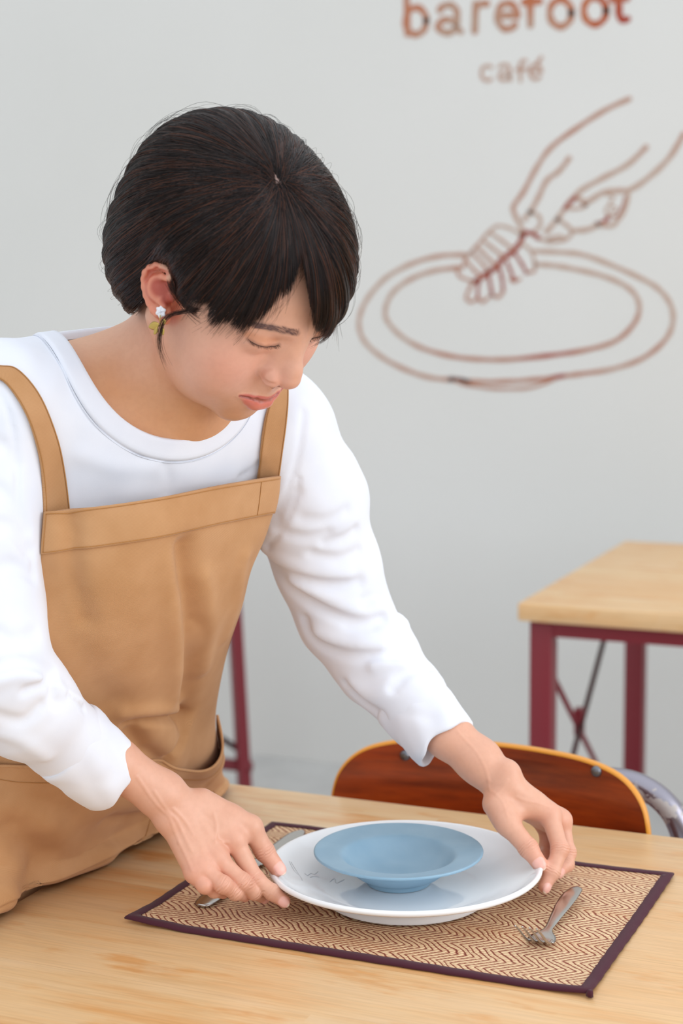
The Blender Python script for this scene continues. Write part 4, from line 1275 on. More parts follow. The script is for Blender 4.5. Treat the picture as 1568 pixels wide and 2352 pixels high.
collar = mesh('collar', v2w(v), f, m_shirt, shirt)
mb = MB(); mb.tube(v2w(smoothring(lv[6] + o*.0022 + n*.0011, 1)), .00040, 6, closed=True); mb.build('stitching', m_wthread, shirt)

# rolled cuffs: a turned-back tube, slightly flared and wavy
def cuff(a, b, ra, rb, seed, side, tilt=0.0):
    ax = nrm(b - a); L = np.linalg.norm(b - a)
    s1 = nrm(np.cross(ax, np.array([.2, .1, -1.0]))); s2 = np.cross(ax, s1)
    prof = [(.10, ra*.80), (.02, ra*.96), (-.02, ra*1.06), (-.01, ra*1.12), (.05, ra*1.15), (.12, ra*1.15)]
    for k in range(1, 9):
        t_ = k/9; prof.append((.12 + t_*.80, ra*1.15*(1-t_) + rb*1.07*t_))
    prof += [(.965, rb*1.05), (1.0, rb*1.01), (1.012, rb*.95), (1.0, rb*.90), (.95, rb*.87), (.80, rb*.86), (.55, rb*.86), (.30, ra*.9)]
    N = 96; v = []
    for (s, r) in prof:
        for i in range(N):
            t_ = 2*math.pi*i/N
            w = 1 + .030*math.sin(2*t_+seed+s*1.1) + .018*math.sin(5*t_+seed*2+s*3) + .008*math.sin(9*t_+seed+s*7)
            sh = s*L + .0030*math.sin(t_*2+seed) + .0016*math.sin(5*t_+seed)*(s > .5) + tilt*math.cos(t_)*r
            dimple = -.0022*math.exp(-((s-.45-.25*math.sin(3*t_))/.12)**2)*(.5+.5*math.sin(4*t_+seed))
            v.append(a + ax*sh + (s1*math.cos(t_) + s2*math.sin(t_))*(r*w + dimple))
    f = []
    for k in range(len(prof)-1):
        for i in range(N): f.append((k*N+i, k*N+(i+1) % N, (k+1)*N+(i+1) % N, (k+1)*N+i))
    c = mesh('cuff', v2w(np.array(v)), f, m_shirt, shirt)
    hem = []
    for i in range(N):
        t_ = 2*math.pi*i/N; s = .90; r = rb*1.068
        w = 1 + .030*math.sin(2*t_+seed+s*1.1) + .018*math.sin(5*t_+seed*2+s*3)+ .008*math.sin(9*t_+seed+s*7)
        hem.append(a + ax*(s*L + .0030*math.sin(t_*2+seed) + .0016*math.sin(5*t_+seed)+ tilt*math.cos(t_)*r) + (s1*math.cos(t_) + s2*math.sin(t_))*(r*w))
    return c
cuff(V(148, 1697, 1.602), V(257, 1786, 1.640), .0345, .0335, .7, 0)
cuff(V(934, 1597, 1.770), V(1020, 1704, 1.748), .0335, .0325, 2.1, 1)

# ------------------------------------------------------------------ apron
ROWS = [
 [(105,1175,1.535),(235,1162,1.535),(370,1142,1.555),(505,1115,1.605),(640,1093,1.685)],
 [(95,1272,1.535),(230,1256,1.535),(365,1234,1.555),(497,1204,1.610),(627,1178,1.695)],
 [(78,1345,1.545),(205,1335,1.540),(345,1315,1.565),(478,1290,1.620),(590,1275,1.710)],
 [(45,1450,1.560),(185,1450,1.560),(335,1430,1.590),(462,1405,1.650),(558,1380,1.750)],
 [(-20,1560,1.60),(150,1560,1.595),(325,1545,1.635),(440,1525,1.705),(521,1500,1.820)],
 [(-110,1660,1.68),(100,1665,1.650),(330,1650,1.695),(428,1645,1.780),(499,1635,1.890)],
 [(-150,1760,1.70),(90,1765,1.675),(350,1755,1.750),(435,1745,1.830),(498,1715,1.940)],
 [(-170,1860,1.69),(80,1870,1.690),(340,1830,1.800),(445,1805,1.910),(507,1770,2.010)],
 [(-190,1990,1.655),(70,1985,1.715),(290,1900,1.850),(440,1838,1.960),(512,1790,2.060)]]
G = np.array([[V(*p) for p in r] for r in ROWS])
lowest = []
for (x, y) in [(-130, 2168), (50, 2064), (230, 1976), (398, 1886), (508, 1799)]:
    w = on_z(x, y, .7560); lowest.append(w)
lowest = np.array(lowest)
r8 = w2v(lowest)
r9 = w2v(np.stack([np.minimum(lowest[:, 0]-.018, -.136), lowest[:, 1], np.full(5, .7525)], 1))
r10 = w2v(np.stack([np.full(5, -.1405), lowest[:, 1], np.full(5, .70)], 1))
r11 = w2v(np.stack([np.full(5, -.150), lowest[:, 1], np.full(5, .40)], 1))
G = np.concatenate([G, r8[None], r9[None], r10[None], r11[None]])
# wrap both sides round the body
left = G[:, 0] + np.array([-.045, 0, .055]); left2 = left + np.array([-.02, 0, .10])
right = G[:, 4] + np.array([-.010, 0, .040]); right2 = right + np.array([-.055, 0, .06])
right[9:] = G[9:, 4] + wd(np.array([-.03, .02, 0])); right2[9:] = right[9:] + wd(np.array([-.08, .01, 0]))
left[9:] = G[9:, 0] + wd(np.array([-.06, -.02, 0])); left2[9:] = left[9:] + wd(np.array([-.08, .02, 0]))
left[0:5] = G[0:5, 0] + np.array([-.004, 0, .012]); left2[0:5] = left[0:5] + np.array([-.002, 0, .010])
right[0:2] = G[0:2, 4] + np.array([-.003, 0, .010]); right2[0:2] = right[0:2] + np.array([-.004, 0, .01])
G = np.concatenate([left2[:, None], left[:, None], G, right[:, None], right2[:, None]], 1)
UK = np.array([-.40, -.15, 0, .25, .5, .75, 1.0, 1.10, 1.30])
VK = np.array([0, 1, 1.75, 2.8, 4.0, 5.0, 6.0, 7.0, 8.2, 9.2, 9.5, 9.9, 12.0])
def cub(xk, Y, x):
    """monotone-ish cubic interpolation along axis 0"""
    xk = np.asarray(xk); x = np.asarray(x, float)
    sl = (Y[1:] - Y[:-1])/(xk[1:] - xk[:-1]).reshape(-1, *[1]*(Y.ndim-1))
    m = np.zeros_like(Y); m[0] = sl[0]; m[-1] = sl[-1]
    h = (xk[1:]-xk[:-1]).reshape(-1, *[1]*(Y.ndim-1))
    m[1:-1] = (sl[:-1]*h[1:] + sl[1:]*h[:-1])/(h[1:]+h[:-1])
    i = np.clip(np.searchsorted(xk, x, side='right')-1, 0, len(xk)-2)
    hh = (xk[i+1]-xk[i]); t_ = ((x-xk[i])/hh).reshape(-1, *[1]*(Y.ndim-1)); H = hh.reshape(t_.shape)
    return (2*t_**3-3*t_**2+1)*Y[i] + (t_**3-2*t_**2+t_)*H*m[i] + (-2*t_**3+3*t_**2)*Y[i+1] + (t_**3-t_**2)*H*m[i+1]
def sheet(us, vs):
    A_ = cub(VK, G, vs)                                   # (nv, nk, 3)
    return cub(UK, A_.transpose(1, 0, 2), us).transpose(1, 0, 2)   # (nv, nu, 3)
def sheet_normals(S):
    du = np.gradient(S, axis=1); dv = np.gradient(S, axis=0)
    n = np.cross(du, dv); n /= np.maximum(np.linalg.norm(n, axis=2, keepdims=True), 1e-9)
    s = np.where(n[..., 2:3] > 0, -1.0, 1.0)
    if (n[..., 2] > 0).mean() > .5: n = -n
    return n
us = np.linspace(-.40, 1.30, 240); vs_ = np.concatenate([np.linspace(0, 9.9, 330), np.linspace(10, 12, 20)])
Sx_ = sheet(us, vs_); Nn = sheet_normals(Sx_)
# keep the canvas outside the shirt
flat = Sx_.reshape(-1, 3).copy()
body_only = lambda P: torso_sdf(P, .004) - .002
sd = body_only(flat.astype(F4)).reshape(Sx_.shape[:2])
push = np.maximum(.0045 - sd, 0)*(vs_[:, None] < 8.5)*((us[None] > -.03) & (us[None] < 1.05))
push = np.minimum(push, .045)
for _ in range(10):
    pp = push.copy(); pp[1:-1, 1:-1] = (push[1:-1, 1:-1]*2 + push[:-2, 1:-1] + push[2:, 1:-1] + push[1:-1, :-2] + push[1:-1, 2:])/6; push = np.maximum(pp, push*.985)
dirv = -Sx_/np.linalg.norm(Sx_, axis=2, keepdims=True)
Sx_ = Sx_ + dirv*push[..., None]
AF = []
for pts, dep, w in [
    ([(425,1262),(428,1300),(440,1390),(446,1470),(440,1560),(430,1650)], .0085, .014), ([(392,1290),(400,1400),(405,1520),(400,1600)], -.0040, .014), ([(470,1330),(478,1430),(470,1540)], -.0030, .012),
    ([(160,1190),(166,1250),(170,1330),(200,1430)], .0045, .010), ([(120,1330),(150,1430),(200,1540),(250,1620)], .0050, .022),
    ([(290,1668),(330,1660),(390,1652),(440,1650)], .0060, .0055), ([(280,1640),(350,1632),(430,1628)], -.0030, .009), ([(300,1690),(330,1730),(385,1765)], .0080, .013),
    ([(430,1655),(428,1690),(400,1740)], .0040, .007), ([(20,1900),(80,1970),(70,2040)], .0080, .018), ([(-40,1880),(20,1960),(10,2050)], -.006, .02), ([(110,1900),(180,1950),(240,1960)], -.0040, .018),
    ([(480,1790),(500,1740)], -.0020, .008), ([(560,1280),(545,1370),(515,1460)], -.0025, .010), ([(0,1790),(60,1830),(160,1870)], .0035, .014), ([(250,1880),(330,1870),(400,1850)], .004, .012)]:
    AF.append((np.array(sub3(pts, 4)), dep, w))
pxg = pjv(Sx_.reshape(-1, 3)).reshape(Sx_.shape[0], Sx_.shape[1], 2)
Nn = sheet_normals(Sx_)
disp = np.zeros(Sx_.shape[:2])
vis = (us[None] > -.05) & (us[None] < 1.02) & (vs_[:, None] < 9.0)
for pts, dep, w in AF:                       # anchor every fold to the nearest place on the sheet, then fade by distance on the cloth
    a3 = []
    for p in pts:
        dd = ((pxg - p)**2).sum(-1) + (~vis)*1e6; k = np.unravel_index(dd.argmin(), dd.shape); a3.append(Sx_[k])
    q = polydist(Sx_.reshape(-1, 3).astype(F4), np.array(a3), w*3.2).reshape(disp.shape)
    disp -= 1.5*dep*np.exp(-(q/w)**2)
fl = Sx_.reshape(-1, 3)
disp += (.0012*np.sin(30*fl[:, 0]+55*fl[:, 1]+2*np.sin(20*fl[:, 1])) + .0007*np.sin(70*fl[:, 0]-40*fl[:, 1])).reshape(disp.shape)*np.clip(vs_[:, None]/2, 0, 1)
Sx_ = Sx_ + Nn*disp[..., None]
for _ in range(2):
    sd = body_only(Sx_.reshape(-1, 3).astype(F4)).reshape(Sx_.shape[:2])
    push = np.clip(.0040 - sd, 0, .03)*(vs_[:, None] < 8.5)*((us[None] > -.03) & (us[None] < 1.05))
    for _k in range(4):
        pp = push.copy(); pp[1:-1, 1:-1] = (push[1:-1, 1:-1]*2 + push[:-2, 1:-1] + push[2:, 1:-1] + push[1:-1, :-2] + push[1:-1, 2:])/6; push = np.maximum(pp, push*.985)
    Sx_ = Sx_ - Sx_/np.linalg.norm(Sx_, axis=2, keepdims=True)*push[..., None]
def sheet_mesh(name, S, matr, parent, thick=.0016):
    nv, nu = S.shape[:2]
    N = sheet_normals(S)
    v = np.concatenate([S.reshape(-1, 3), (S - N*thick).reshape(-1, 3)]); o = nv*nu
    idx = np.arange(nv*nu).reshape(nv, nu)
    q = np.stack([idx[:-1, :-1], idx[:-1, 1:], idx[1:, 1:], idx[1:, :-1]], -1).reshape(-1, 4)
    fs = [q[:, ::-1], q+o]
    for a, b in ((idx[0, :-1], idx[0, 1:]), (idx[-1, 1:], idx[-1, :-1]), (idx[1:, 0], idx[:-1, 0]), (idx[:-1, -1], idx[1:, -1])):
        fs.append(np.stack([a, b, b+o, a+o], 1))
    fa_ = np.concatenate(fs); ob = mesh(name, v2w(v), fa_, matr, parent)
    U = np.concatenate([np.zeros((nv, 1)), np.cumsum(np.linalg.norm(np.diff(S, axis=1), axis=2), axis=1)], 1); U = U - U[:, nu//2:nu//2+1]
    Vv = np.concatenate([np.zeros((1, nu)), np.cumsum(np.linalg.norm(np.diff(S, axis=0), axis=2), axis=0)], 0)
    uv_ = np.stack([U.ravel(), Vv.ravel()], 1); uv_ = np.concatenate([uv_, uv_])
    ly = ob.data.uv_layers.new(name='UVMap'); ly.data.foreach_set('uv', uv_[fa_.ravel()].astype(np.float32).ravel())
    return ob
apron = sheet_mesh('apron', Sx_, m_apron, person)
apron['label'] = 'tan canvas bib apron with front pocket'
def resample(us2, vs2):
    A_ = np.stack([np.stack([np.interp(us2, us, Sx_[k, :, c]) for c in range(3)], -1) for k in range(len(vs_))])
    return np.stack([np.stack([np.interp(vs2, vs_, A_[:, k, c]) for c in range(3)], -1) for k in range(len(us2))], 1)
# band across the top of the bib
Bd = resample(np.linspace(-.004, 1.004, 160), np.linspace(-.02, 1.0, 26)); Bn = sheet_normals(Bd)
band = sheet_mesh('bib_band', Bd + Bn*.0022, m_apron, apron, .0024)
Bd2 = Bd + Bn*.0026
for rows in ((2,), (24,)):
    pts = Bd2[rows[0]]; mb = MB(); mb.tube(v2w(pts[3:-3]), .00035, 5); mb.build('stitching', m_thread, apron)
mb = MB(); mb.tube(v2w(Bd2[2:25, 3]), .00035, 5); mb.build('stitching', m_thread, apron)
k_ = 141; mb = MB(); mb.tube(v2w(Bd2[2:25, k_]), .00035, 5); mb.build('stitching', m_thread, apron)
# front pocket
pu = np.linspace(-.15, 1.03, 190)
topv = cub(np.array([-.15, 0, .25, .5, .62, .75, .86, .93, 1.0, 1.03]), np.array([5.78, 5.82, 5.95, 6.08, 6.15, 6.20, 6.05, 5.80, 5.30, 5.10]), pu)
pn = 70; PK = []
for j in range(pn):
    t_ = j/(pn-1); vv = topv*(1-t_) + 8.9*t_
    row = np.array([resample(np.array([pu[i]]), np.array([vv[i]]))[0, 0] for i in range(len(pu))]) if False else None
    PK.append(vv)
PK = np.array(PK)
A_ = np.stack([np.stack([np.interp(pu, us, Sx_[k, :, c]) for c in range(3)], -1) for k in range(len(vs_))])   # nv, npu, 3
PS = np.stack([np.stack([np.interp(PK[:, i], vs_, A_[:, i, c]) for c in range(3)], -1) for i in range(len(pu))], 1)
PN = sheet_normals(PS)
tt = np.linspace(0, 1, pn)[:, None]
gape = .0022 + .0125*np.exp(-(tt/.22)**2)*(np.exp(-((pu[None]-.84)/.13)**2) + .8*np.exp(-((pu[None]+.0)/.16)**2))
PS2 = PS + PN*gape[..., None]
pocket = sheet_mesh('pocket', PS2, m_apron, apron, .0020)
PT = PS2 + PN*.0004
mb = MB(); mb.tube(v2w(PS2[0] + PN[0]*-.0008), .0016, 8); mb.build('pocket_hem', m_apron, apron)
mb = MB(); mb.tube(v2w(PT[8, 4:-4]), .00035, 5); mb.build('stitching', m_thread, apron)
iu = int(np.argmin(np.abs(pu-.585))); mb = MB(); mb.tube(v2w(PT[2:, iu]), .00035, 5); mb.build('stitching', m_thread, apron)

# shoulder straps: flat webbing over the shirt
def strap(lft, rgt, tail, n=70):
    Lp = catmull(lft, 8); Rp = catmull(rgt, 8)
    rs = lambda P, n: np.stack([np.interp(np.linspace(0, 1, n), np.linspace(0, 1, len(P)), P[:, c]) for c in range(2)], 1)
    Lp, Rp = rs(Lp, n), rs(Rp, n)
    cols = []
    m = 9
    for j in range(m):
        t_ = j/(m-1); cols.append(on_surf(shirt_f, Lp*(1-t_)+Rp*t_, .0042))
    S = np.stack(cols, 1)
    for _ in range(6):
        S[1:-1, :, 2] = (S[:-2, :, 2] + 2*S[1:-1, :, 2] + S[2:, :, 2])/4
    T0 = (S[0] - SCN) @ RT; ext = []          # over the shoulder and down the back
    path = [(T0[:, 1].mean(), T0[:, 2].mean(), 0)] + tail
    path = catmull(path, 6)[1:]
    for (y_, z_, k_) in path:
        Q_ = np.stack([T0[:, 0]*(1-k_) + (T0[:, 0]-T0[:, 0].mean())*k_, np.full(m, y_), np.full(m, z_)], 1); Q_ = t2v(Q_)
        for _ in range(5): Q_ = Q_ - project(shirt0, Q_, .03)
        g_ = grad(shirt0, Q_, .003); ext.insert(0, Q_ + g_/np.maximum(np.linalg.norm(g_, axis=1, keepdims=True), .2)*.0042)
    S = np.concatenate([np.array(ext), S])
    for _ in range(8): S[1:-1] = (S[:-2] + 2*S[1:-1] + S[2:])/4 if _ < 3 else S[1:-1]
    N = sheet_normals(S)
    st = sheet_mesh('shoulder_strap', S, m_apron, apron, .0026)
    for j in (.35, m-1.35):
        a = int(j); fpart = j-a; P = S[:, a]*(1-fpart) + S[:, min(a+1, m-1)]*fpart + N[:, a]*.0003
        mb = MB(); mb.tube(v2w(P), .00035, 5); mb.build('stitching', m_thread, apron)
    return st
strap([(-62,872),(-10,866),(25,893),(62,955),(90,1040),(101,1110),(105,1186)], [(-62,826),(-5,838),(40,846),(92,906),(132,1002),(151,1090),(162,1180)],
      [(-.055, .035, .0), (-.105, -.03, .05), (-.115, -.14, .35), (-.11, -.28, .8), (-.10, -.36, 1.0)])
strap([(628,905),(613,950),(604,1000),(598,1045),(591,1105)], [(663,896),(662,935),(657,985),(650,1035),(640,1110)],
      [(-.02, .050, .0), (-.075, .02, .02), (-.110, -.08, .2), (-.115, -.2, .55), (-.10, -.36, 1.0)])
# strap tail sewn below the band on her left side
# ------------------------------------------------------------------ hair
m_hair = mat('dark_brown_hair', srgb(38, 24, 20), .27, spec=.40); t = NT(m_hair)
ha = t.n('ShaderNodeAttribute', attribute_name='shade'); t.l(ha.outputs['Color'], t.b.inputs['Base Color'])
m_hairbase = mat('hair_underlayer', srgb(24, 16, 14), .6, spec=.2); t = NT(m_hairbase)
ha = t.n('ShaderNodeAttribute', attribute_name='shade'); t.l(ha.outputs['Color'], t.b.inputs['Base Color'])
HC = np.array([0, -.030, .052])
def hair_sdf(Q):
    d = ell(Q, (0, -.032, .049), (.093, .105, .098))
    d = smin(d, ell(Q, (0, .016, .047), (.080, .087, .088)), .03)
    d = smin(d, ell(Q, (0, -.048, -.010), (.080, .077, .064)), .04)
    # flatter beside the ears where the hair is tucked back
    X = np.abs(Q[:, 0]); S = np.stack([-X, Q[:, 1], Q[:, 2]], 1)
    d = d + .025*np.exp(-(((S[:, 1]-EC[1])/.023)**2 + ((S[:, 2]-EC[2]+.002)/.034)**2))*np.clip((X-.045)/.02, 0, 1)
    return d
WH = None
def hair_hit(dirs):
    """distance from the hair centre to the outer hair surface"""
    R = np.full(len(dirs), .10)
    for _ in range(14):
        v = hair_sdf((HC + dirs*R[:, None]).astype(F4)); R = R - v*.9
    return R
def hpx(px, py):
    dr = np.array([(px-784)/FPX, (1176-py)/FPX, 1.0]); D = 1.3
    for _ in range(100):
        v = float(hair_sdf(((dr*D - TH) @ RH)[None].astype(F4))[0])
        if v < .0003: break
        D += v*.8
    return (dr*D - TH) @ RH
WH = hpx(634, 398); pole = nrm(WH - HC)
e1 = nrm(np.cross(pole, [0, 0, 1.])); e2 = np.cross(pole, e1)
POLY = np.array([(150,150),(950,150),(950,640),(835,690),(806,722),(796,742),(772,752),(742,768),(729,762),(720,748),(713,700),(704,650),(697,600),(690,606),(676,640),(660,668),(640,690),(620,712),(596,738),(566,750),(540,754),(512,744),(486,740),(474,728),(480,712),(470,702),(440,694),(418,694),(402,682),(396,656),(388,636),(376,640),(368,670),(362,700),(360,728),(352,742),(334,748),(312,742),(150,800)], float)
def in_poly(P):
    x, y = P[:, 0], P[:, 1]; ins = np.zeros(len(P), bool); j = len(POLY)-1
    for i in range(len(POLY)):
        xi, yi = POLY[i]; xj, yj = POLY[j]
        c = ((yi > y) != (yj > y)) & (x < (xj-xi)*(y-yi)/(yj-yi+1e-12) + xi); ins ^= c; j = i
    return ins
def hair_keep(Q, jit):
    """which points of the hair surface really carry hair (cut line of the bob); jit varies the length"""
    V_ = h2v(Q); P = pjv(V_)
    n = grad(hair_sdf, Q.astype(F4), .001); n = n @ RH.T
    facing = (n*V_).sum(1) < 0
    dy = np.stack([np.zeros(len(Q)), np.asarray(jit)*2500], 1); dx = np.stack([np.maximum(jit, 0)*900, np.zeros(len(Q))], 1)
    k1 = in_poly(P + dy + dx) & in_poly(P + dy - dx)
    az = np.degrees(np.arctan2(np.abs(Q[:, 0]), Q[:, 1]-.0))       # 0 front .. 180 back
    zc = np.interp(az, [0, 25, 40, 60, 75, 92, 100, 110, 130, 180], [.030, .018, .004, -.004, .010, .022, -.020, -.045, -.070, -.082])
    k2 = Q[:, 2] > zc + jit
    return np.where(facing, k1, k2)
# underlayer: polar grid shell
NPH, NTH = 420, 170
th = np.linspace(0.002, 2.75, NTH); ph = np.linspace(0, 2*np.pi, NPH, endpoint=False)
TT, PP = np.meshgrid(th, ph, indexing='ij')
def dirs_of(T_, P_): return (np.cos(T_)[..., None]*pole + np.sin(T_)[..., None]*(np.cos(P_)[..., None]*e1 + np.sin(P_)[..., None]*e2))
DD = dirs_of(TT, PP).reshape(-1, 3); RR = hair_hit(DD); OUT = (HC + DD*RR[:, None])
kp = hair_keep(OUT, np.full(len(OUT), .0090)).reshape(NTH, NPH)
alive = np.cumprod(kp, axis=0).astype(bool)
dep = np.where(np.arange(NTH) < 8, .0035, .0035)[:, None]*np.ones((1, NPH))
cl = .0012*np.sin(PP*34 + 2*np.sin(TT*5)) + .0007*np.sin(PP*71 + TT*3)
Ro = RR.reshape(NTH, NPH) - .0028 + cl*np.clip(TT*1.6, 0, 1)
Ri = Ro - .008
Vo = HC + DD.reshape(NTH, NPH, 3)*Ro[..., None]; Vi = HC + DD.reshape(NTH, NPH, 3)*Ri[..., None]
cell = alive[:-1] & alive[1:] & np.roll(alive, -1, 1)[:-1] & np.roll(alive, -1, 1)[1:]
idx = np.arange(NTH*NPH).reshape(NTH, NPH); i2 = np.roll(idx, -1, 1); O = NTH*NPH
q = np.stack([idx[:-1], i2[:-1], i2[1:], idx[1:]], -1)[cell]
fs = [q, q[:, ::-1]+O]
cl_ = np.zeros((NTH+1, NPH), bool); cl_[1:NTH] = cell
for di, dj, a, b in ((0, 1, 'i2t', 'i2b'),): pass
c = cell
dn = np.zeros_like(c); dn[:-1] = c[:-1] & ~c[1:]; dn[-1] = c[-1]
fs.append(np.stack([i2[1:], idx[1:], idx[1:]+O, i2[1:]+O], -1)[dn][:, ::1])
rg = c & ~np.roll(c, -1, 1); fs.append(np.stack([i2[:-1], i2[1:], i2[1:]+O, i2[:-1]+O], -1)[rg])
lf = c & ~np.roll(c, 1, 1); fs.append(np.stack([idx[1:], idx[:-1], idx[:-1]+O, idx[1:]+O], -1)[lf])
fa = np.concatenate(fs); va = np.concatenate([Vo.reshape(-1, 3), Vi.reshape(-1, 3)])
used = np.unique(fa); rm = np.full(len(va), -1); rm[used] = np.arange(len(used)); 
hair = mesh('hair', v2w(h2v(va[used])), rm[fa], m_hairbase, person)
hair['label'] = 'short dark brown bob with fringe'
Pb = va[used]; pa, pb = hpx(632, 392), hpx(657, 452)
dsc = np.linalg.norm(Pb - (pa + np.clip(((Pb-pa) @ (pb-pa))/((pb-pa) @ (pb-pa)), 0, 1)[:, None]*(pb-pa)), axis=1)
msk = np.clip(1 - (dsc-.0036)/.003, 0, 1)[:, None]
cb = np.array(srgb(22, 15, 13)[:3])*(1-msk) + np.array(srgb(196, 166, 156)[:3])*msk
at_ = hair.data.color_attributes.new('shade', 'FLOAT_COLOR', 'POINT'); at_.data.foreach_set('color', np.concatenate([cb, np.ones((len(cb), 1))], 1).astype(np.float32).ravel())

def strand_mesh(name, strands, radii, shades, parent, material):
    """strands: (n, m, 3) world points; three-sided tapering hairs"""
    n, m = strands.shape[:2]
    T_ = np.gradient(strands, axis=1); T_ /= np.maximum(np.linalg.norm(T_, axis=2, keepdims=True), 1e-9)
    ref = np.tile(VF, (n, m, 1)); A_ = np.cross(T_, ref); A_ /= np.maximum(np.linalg.norm(A_, axis=2, keepdims=True), 1e-6)
    B_ = np.cross(T_, A_)
    R_ = radii[:, None]*np.interp(np.linspace(0, 1, m), [0, .08, .75, 1], [.7, 1, .9, .25])[None]
    v = np.stack([strands + (A_*math.cos(a) + B_*math.sin(a))*R_[..., None] for a in (math.pi/2, math.pi*7/6, math.pi*11/6)], 2)   # n,m,3,3
    idx = np.arange(n*m*3).reshape(n, m, 3); f = []
    for k in range(3):
        k2 = (k+1) % 3
        f.append(np.stack([idx[:, :-1, k], idx[:, :-1, k2], idx[:, 1:, k2], idx[:, 1:, k]], -1).reshape(-1, 4))
    o = mesh(name, v.reshape(-1, 3), np.concatenate(f), material, parent)
    c = np.repeat(shades, m*3, 0)
    a = o.data.color_attributes.new('shade', 'FLOAT_COLOR', 'POINT')
    a.data.foreach_set('color', np.concatenate([c, np.ones((len(c), 1))], 1).astype(np.float32).ravel())
    return o
SHD = [srgb(28, 17, 15), srgb(40, 24, 18), srgb(84, 46, 28), srgb(22, 15, 18)]
def grow(n, seed, m=26, lift=(-.0022, .0012), kmax=2.7, wob=1.0, jit=.004, rmin=.00022, rmax=.00038, phr=None, th0=(.028, .07), part=True):
    rg_ = np.random.RandomState(seed)
    phi = rg_.uniform(0, 2*np.pi, n) if phr is None else rg_.uniform(phr[0], phr[1], n)
    cl1 = np.sin(phi*17)*.5 + np.sin(phi*41 + 1)*.3
    # roots line both sides of a short parting that runs forward from the whorl
    pdir = math.atan2(float((hpx(652, 440)-WH) @ e2), float((hpx(652, 440)-WH) @ e1))
    t0 = rg_.uniform(*th0, n) + .16*rg_.rand(n)*np.maximum(np.cos(phi-pdir), 0)**4 + .12*rg_.rand(n)**2
    ts = np.linspace(0, 1, 150)
    TH_ = t0[:, None] + (kmax - t0[:, None])*ts[None]
    amp = rg_.uniform(-1, 1, n)[:, None]
    clump = .030*np.round(np.sin(phi*23)*3)/3
    PH_ = phi[:, None] + wob*(.05*amp*ts[None] + .05*np.sin(TH_*2.2 + phi[:, None]*3)*ts[None] + .10*np.sin(phi*9)[:, None]*ts[None]**2*.35)
    D_ = dirs_of(TH_, PH_)
    PB = nrm(hpx(656, 452) - HC); sh_ = (rg_.rand(n)*np.abs(np.sin(phi - pdir))**.5)[:, None, None]
    D_ = D_ + sh_*(PB - pole)*np.exp(-(TH_/1.1)**2)[..., None]
    D_ /= np.linalg.norm(D_, axis=2, keepdims=True); D_ = D_.reshape(-1, 3); R_ = hair_hit(D_)
    off = rg_.uniform(*lift, n)[:, None] + .0010*np.sin(PH_*34 + 2*np.sin(TH_*5)) 
    Rr = R_.reshape(n, -1) + off
    # roots dive to the scalp
    Rr -= .0035*np.exp(-((TH_ - t0[:, None])/.05)**2)
    Q = HC + D_.reshape(n, -1, 3)*Rr[..., None]
    jt = rg_.uniform(-jit, jit, n)*1.0 + .0025*np.sin(phi*29)
    kk = hair_keep((HC + D_*R_[:, None]), np.repeat(jt, 150)).reshape(n, 150)
    al = np.cumprod(kk | (TH_ < .3), axis=1).astype(bool); L = al.sum(1)
    ok = L > 8
    Q = Q[ok]; L = L[ok]; ph_ok = phi[ok]
    out = np.zeros((len(Q), m, 3))
    for i in range(len(Q)):
        s = np.linspace(0, L[i]-1, m)
        for c in range(3): out[i, :, c] = np.interp(s, np.arange(150), Q[i, :, c])
    rad = rg_.uniform(rmin, rmax, len(Q))
    sh = np.array([SHD[k][:3] for k in rg_.choice(4, len(Q), p=[.36, .30, .17, .17])])*rg_.uniform(.8, 1.25, (len(Q), 1))
    return v2w(h2v(out.reshape(-1, 3))).reshape(out.shape), rad, sh
s1, r1, h1 = grow(13000, 3)
s3, r3, h3 = grow(2200, 21, jit=.016, rmin=.00016, rmax=.00026, wob=1.6)
strand_mesh('hair_strands', np.concatenate([s1, s3]), np.concatenate([r1, r3]), np.concatenate([h1, h3]), hair, m_hair)
# a few fly-away hairs
s2, r2, h2 = grow(130, 8, lift=(.001, .007), jit=.012, rmin=.00010, rmax=.00016, wob=3)
strand_mesh('stray_hairs', s2, r2, h2, hair, m_hair)
# free locks drawn through points in front of the face: (pixel x, pixel y, head-frame x of the lock)
def lock(name, guides, n, spread, rad, seed, parent, tipspread=1.6, m=18):
    rg_ = np.random.RandomState(seed); G_ = np.array([h2v(hp(*g))[0] for g in guides]); C_ = catmull(G_, 8)
    C_ = np.stack([np.interp(np.linspace(0, 1, m), np.linspace(0, 1, len(C_)), C_[:, c]) for c in range(3)], 1)
    out = []
    for i in range(n):
        o = rg_.normal(0, spread, 3); o2 = rg_.normal(0, spread*tipspread, 3); w = np.linspace(0, 1, m)[:, None]; L = rg_.uniform(.75, 1.0)
        P = C_ + o*(1-w) + o2*w**1.5
        out.append(np.stack([np.interp(np.linspace(0, L, m), np.linspace(0, 1, m), P[:, c]) for c in range(3)], 1))
    out = np.array(out); sh = np.array([SHD[k][:3] for k in rg_.choice(3, n)])
    return strand_mesh(name, v2w(out.reshape(-1, 3)).reshape(out.shape), rg_.uniform(rad*.7, rad*1.2, n), sh, parent, m_hair)
lock('side_lock', [(470,708,-.066),(430,714,-.073),(400,720,-.078),(384,728,-.084),(371,748,-.087),(366,780,-.086),(370,812,-.082),(384,845,-.077)], 46, .0012, .00013, 5, hair, 1.9)
lock('side_lock', [(395,650,-.080),(405,676,-.079),(425,700,-.073),(455,722,-.067),(480,730,-.062)], 80, .0028, .00016, 6, hair, 1.2)
lock('fringe_wisps', [(705,575,-.006),(690,620,-.014),(665,665,-.022),(630,705,-.032),(596,740,-.042)], 60, .0040, .00010, 7, hair, 1.5)
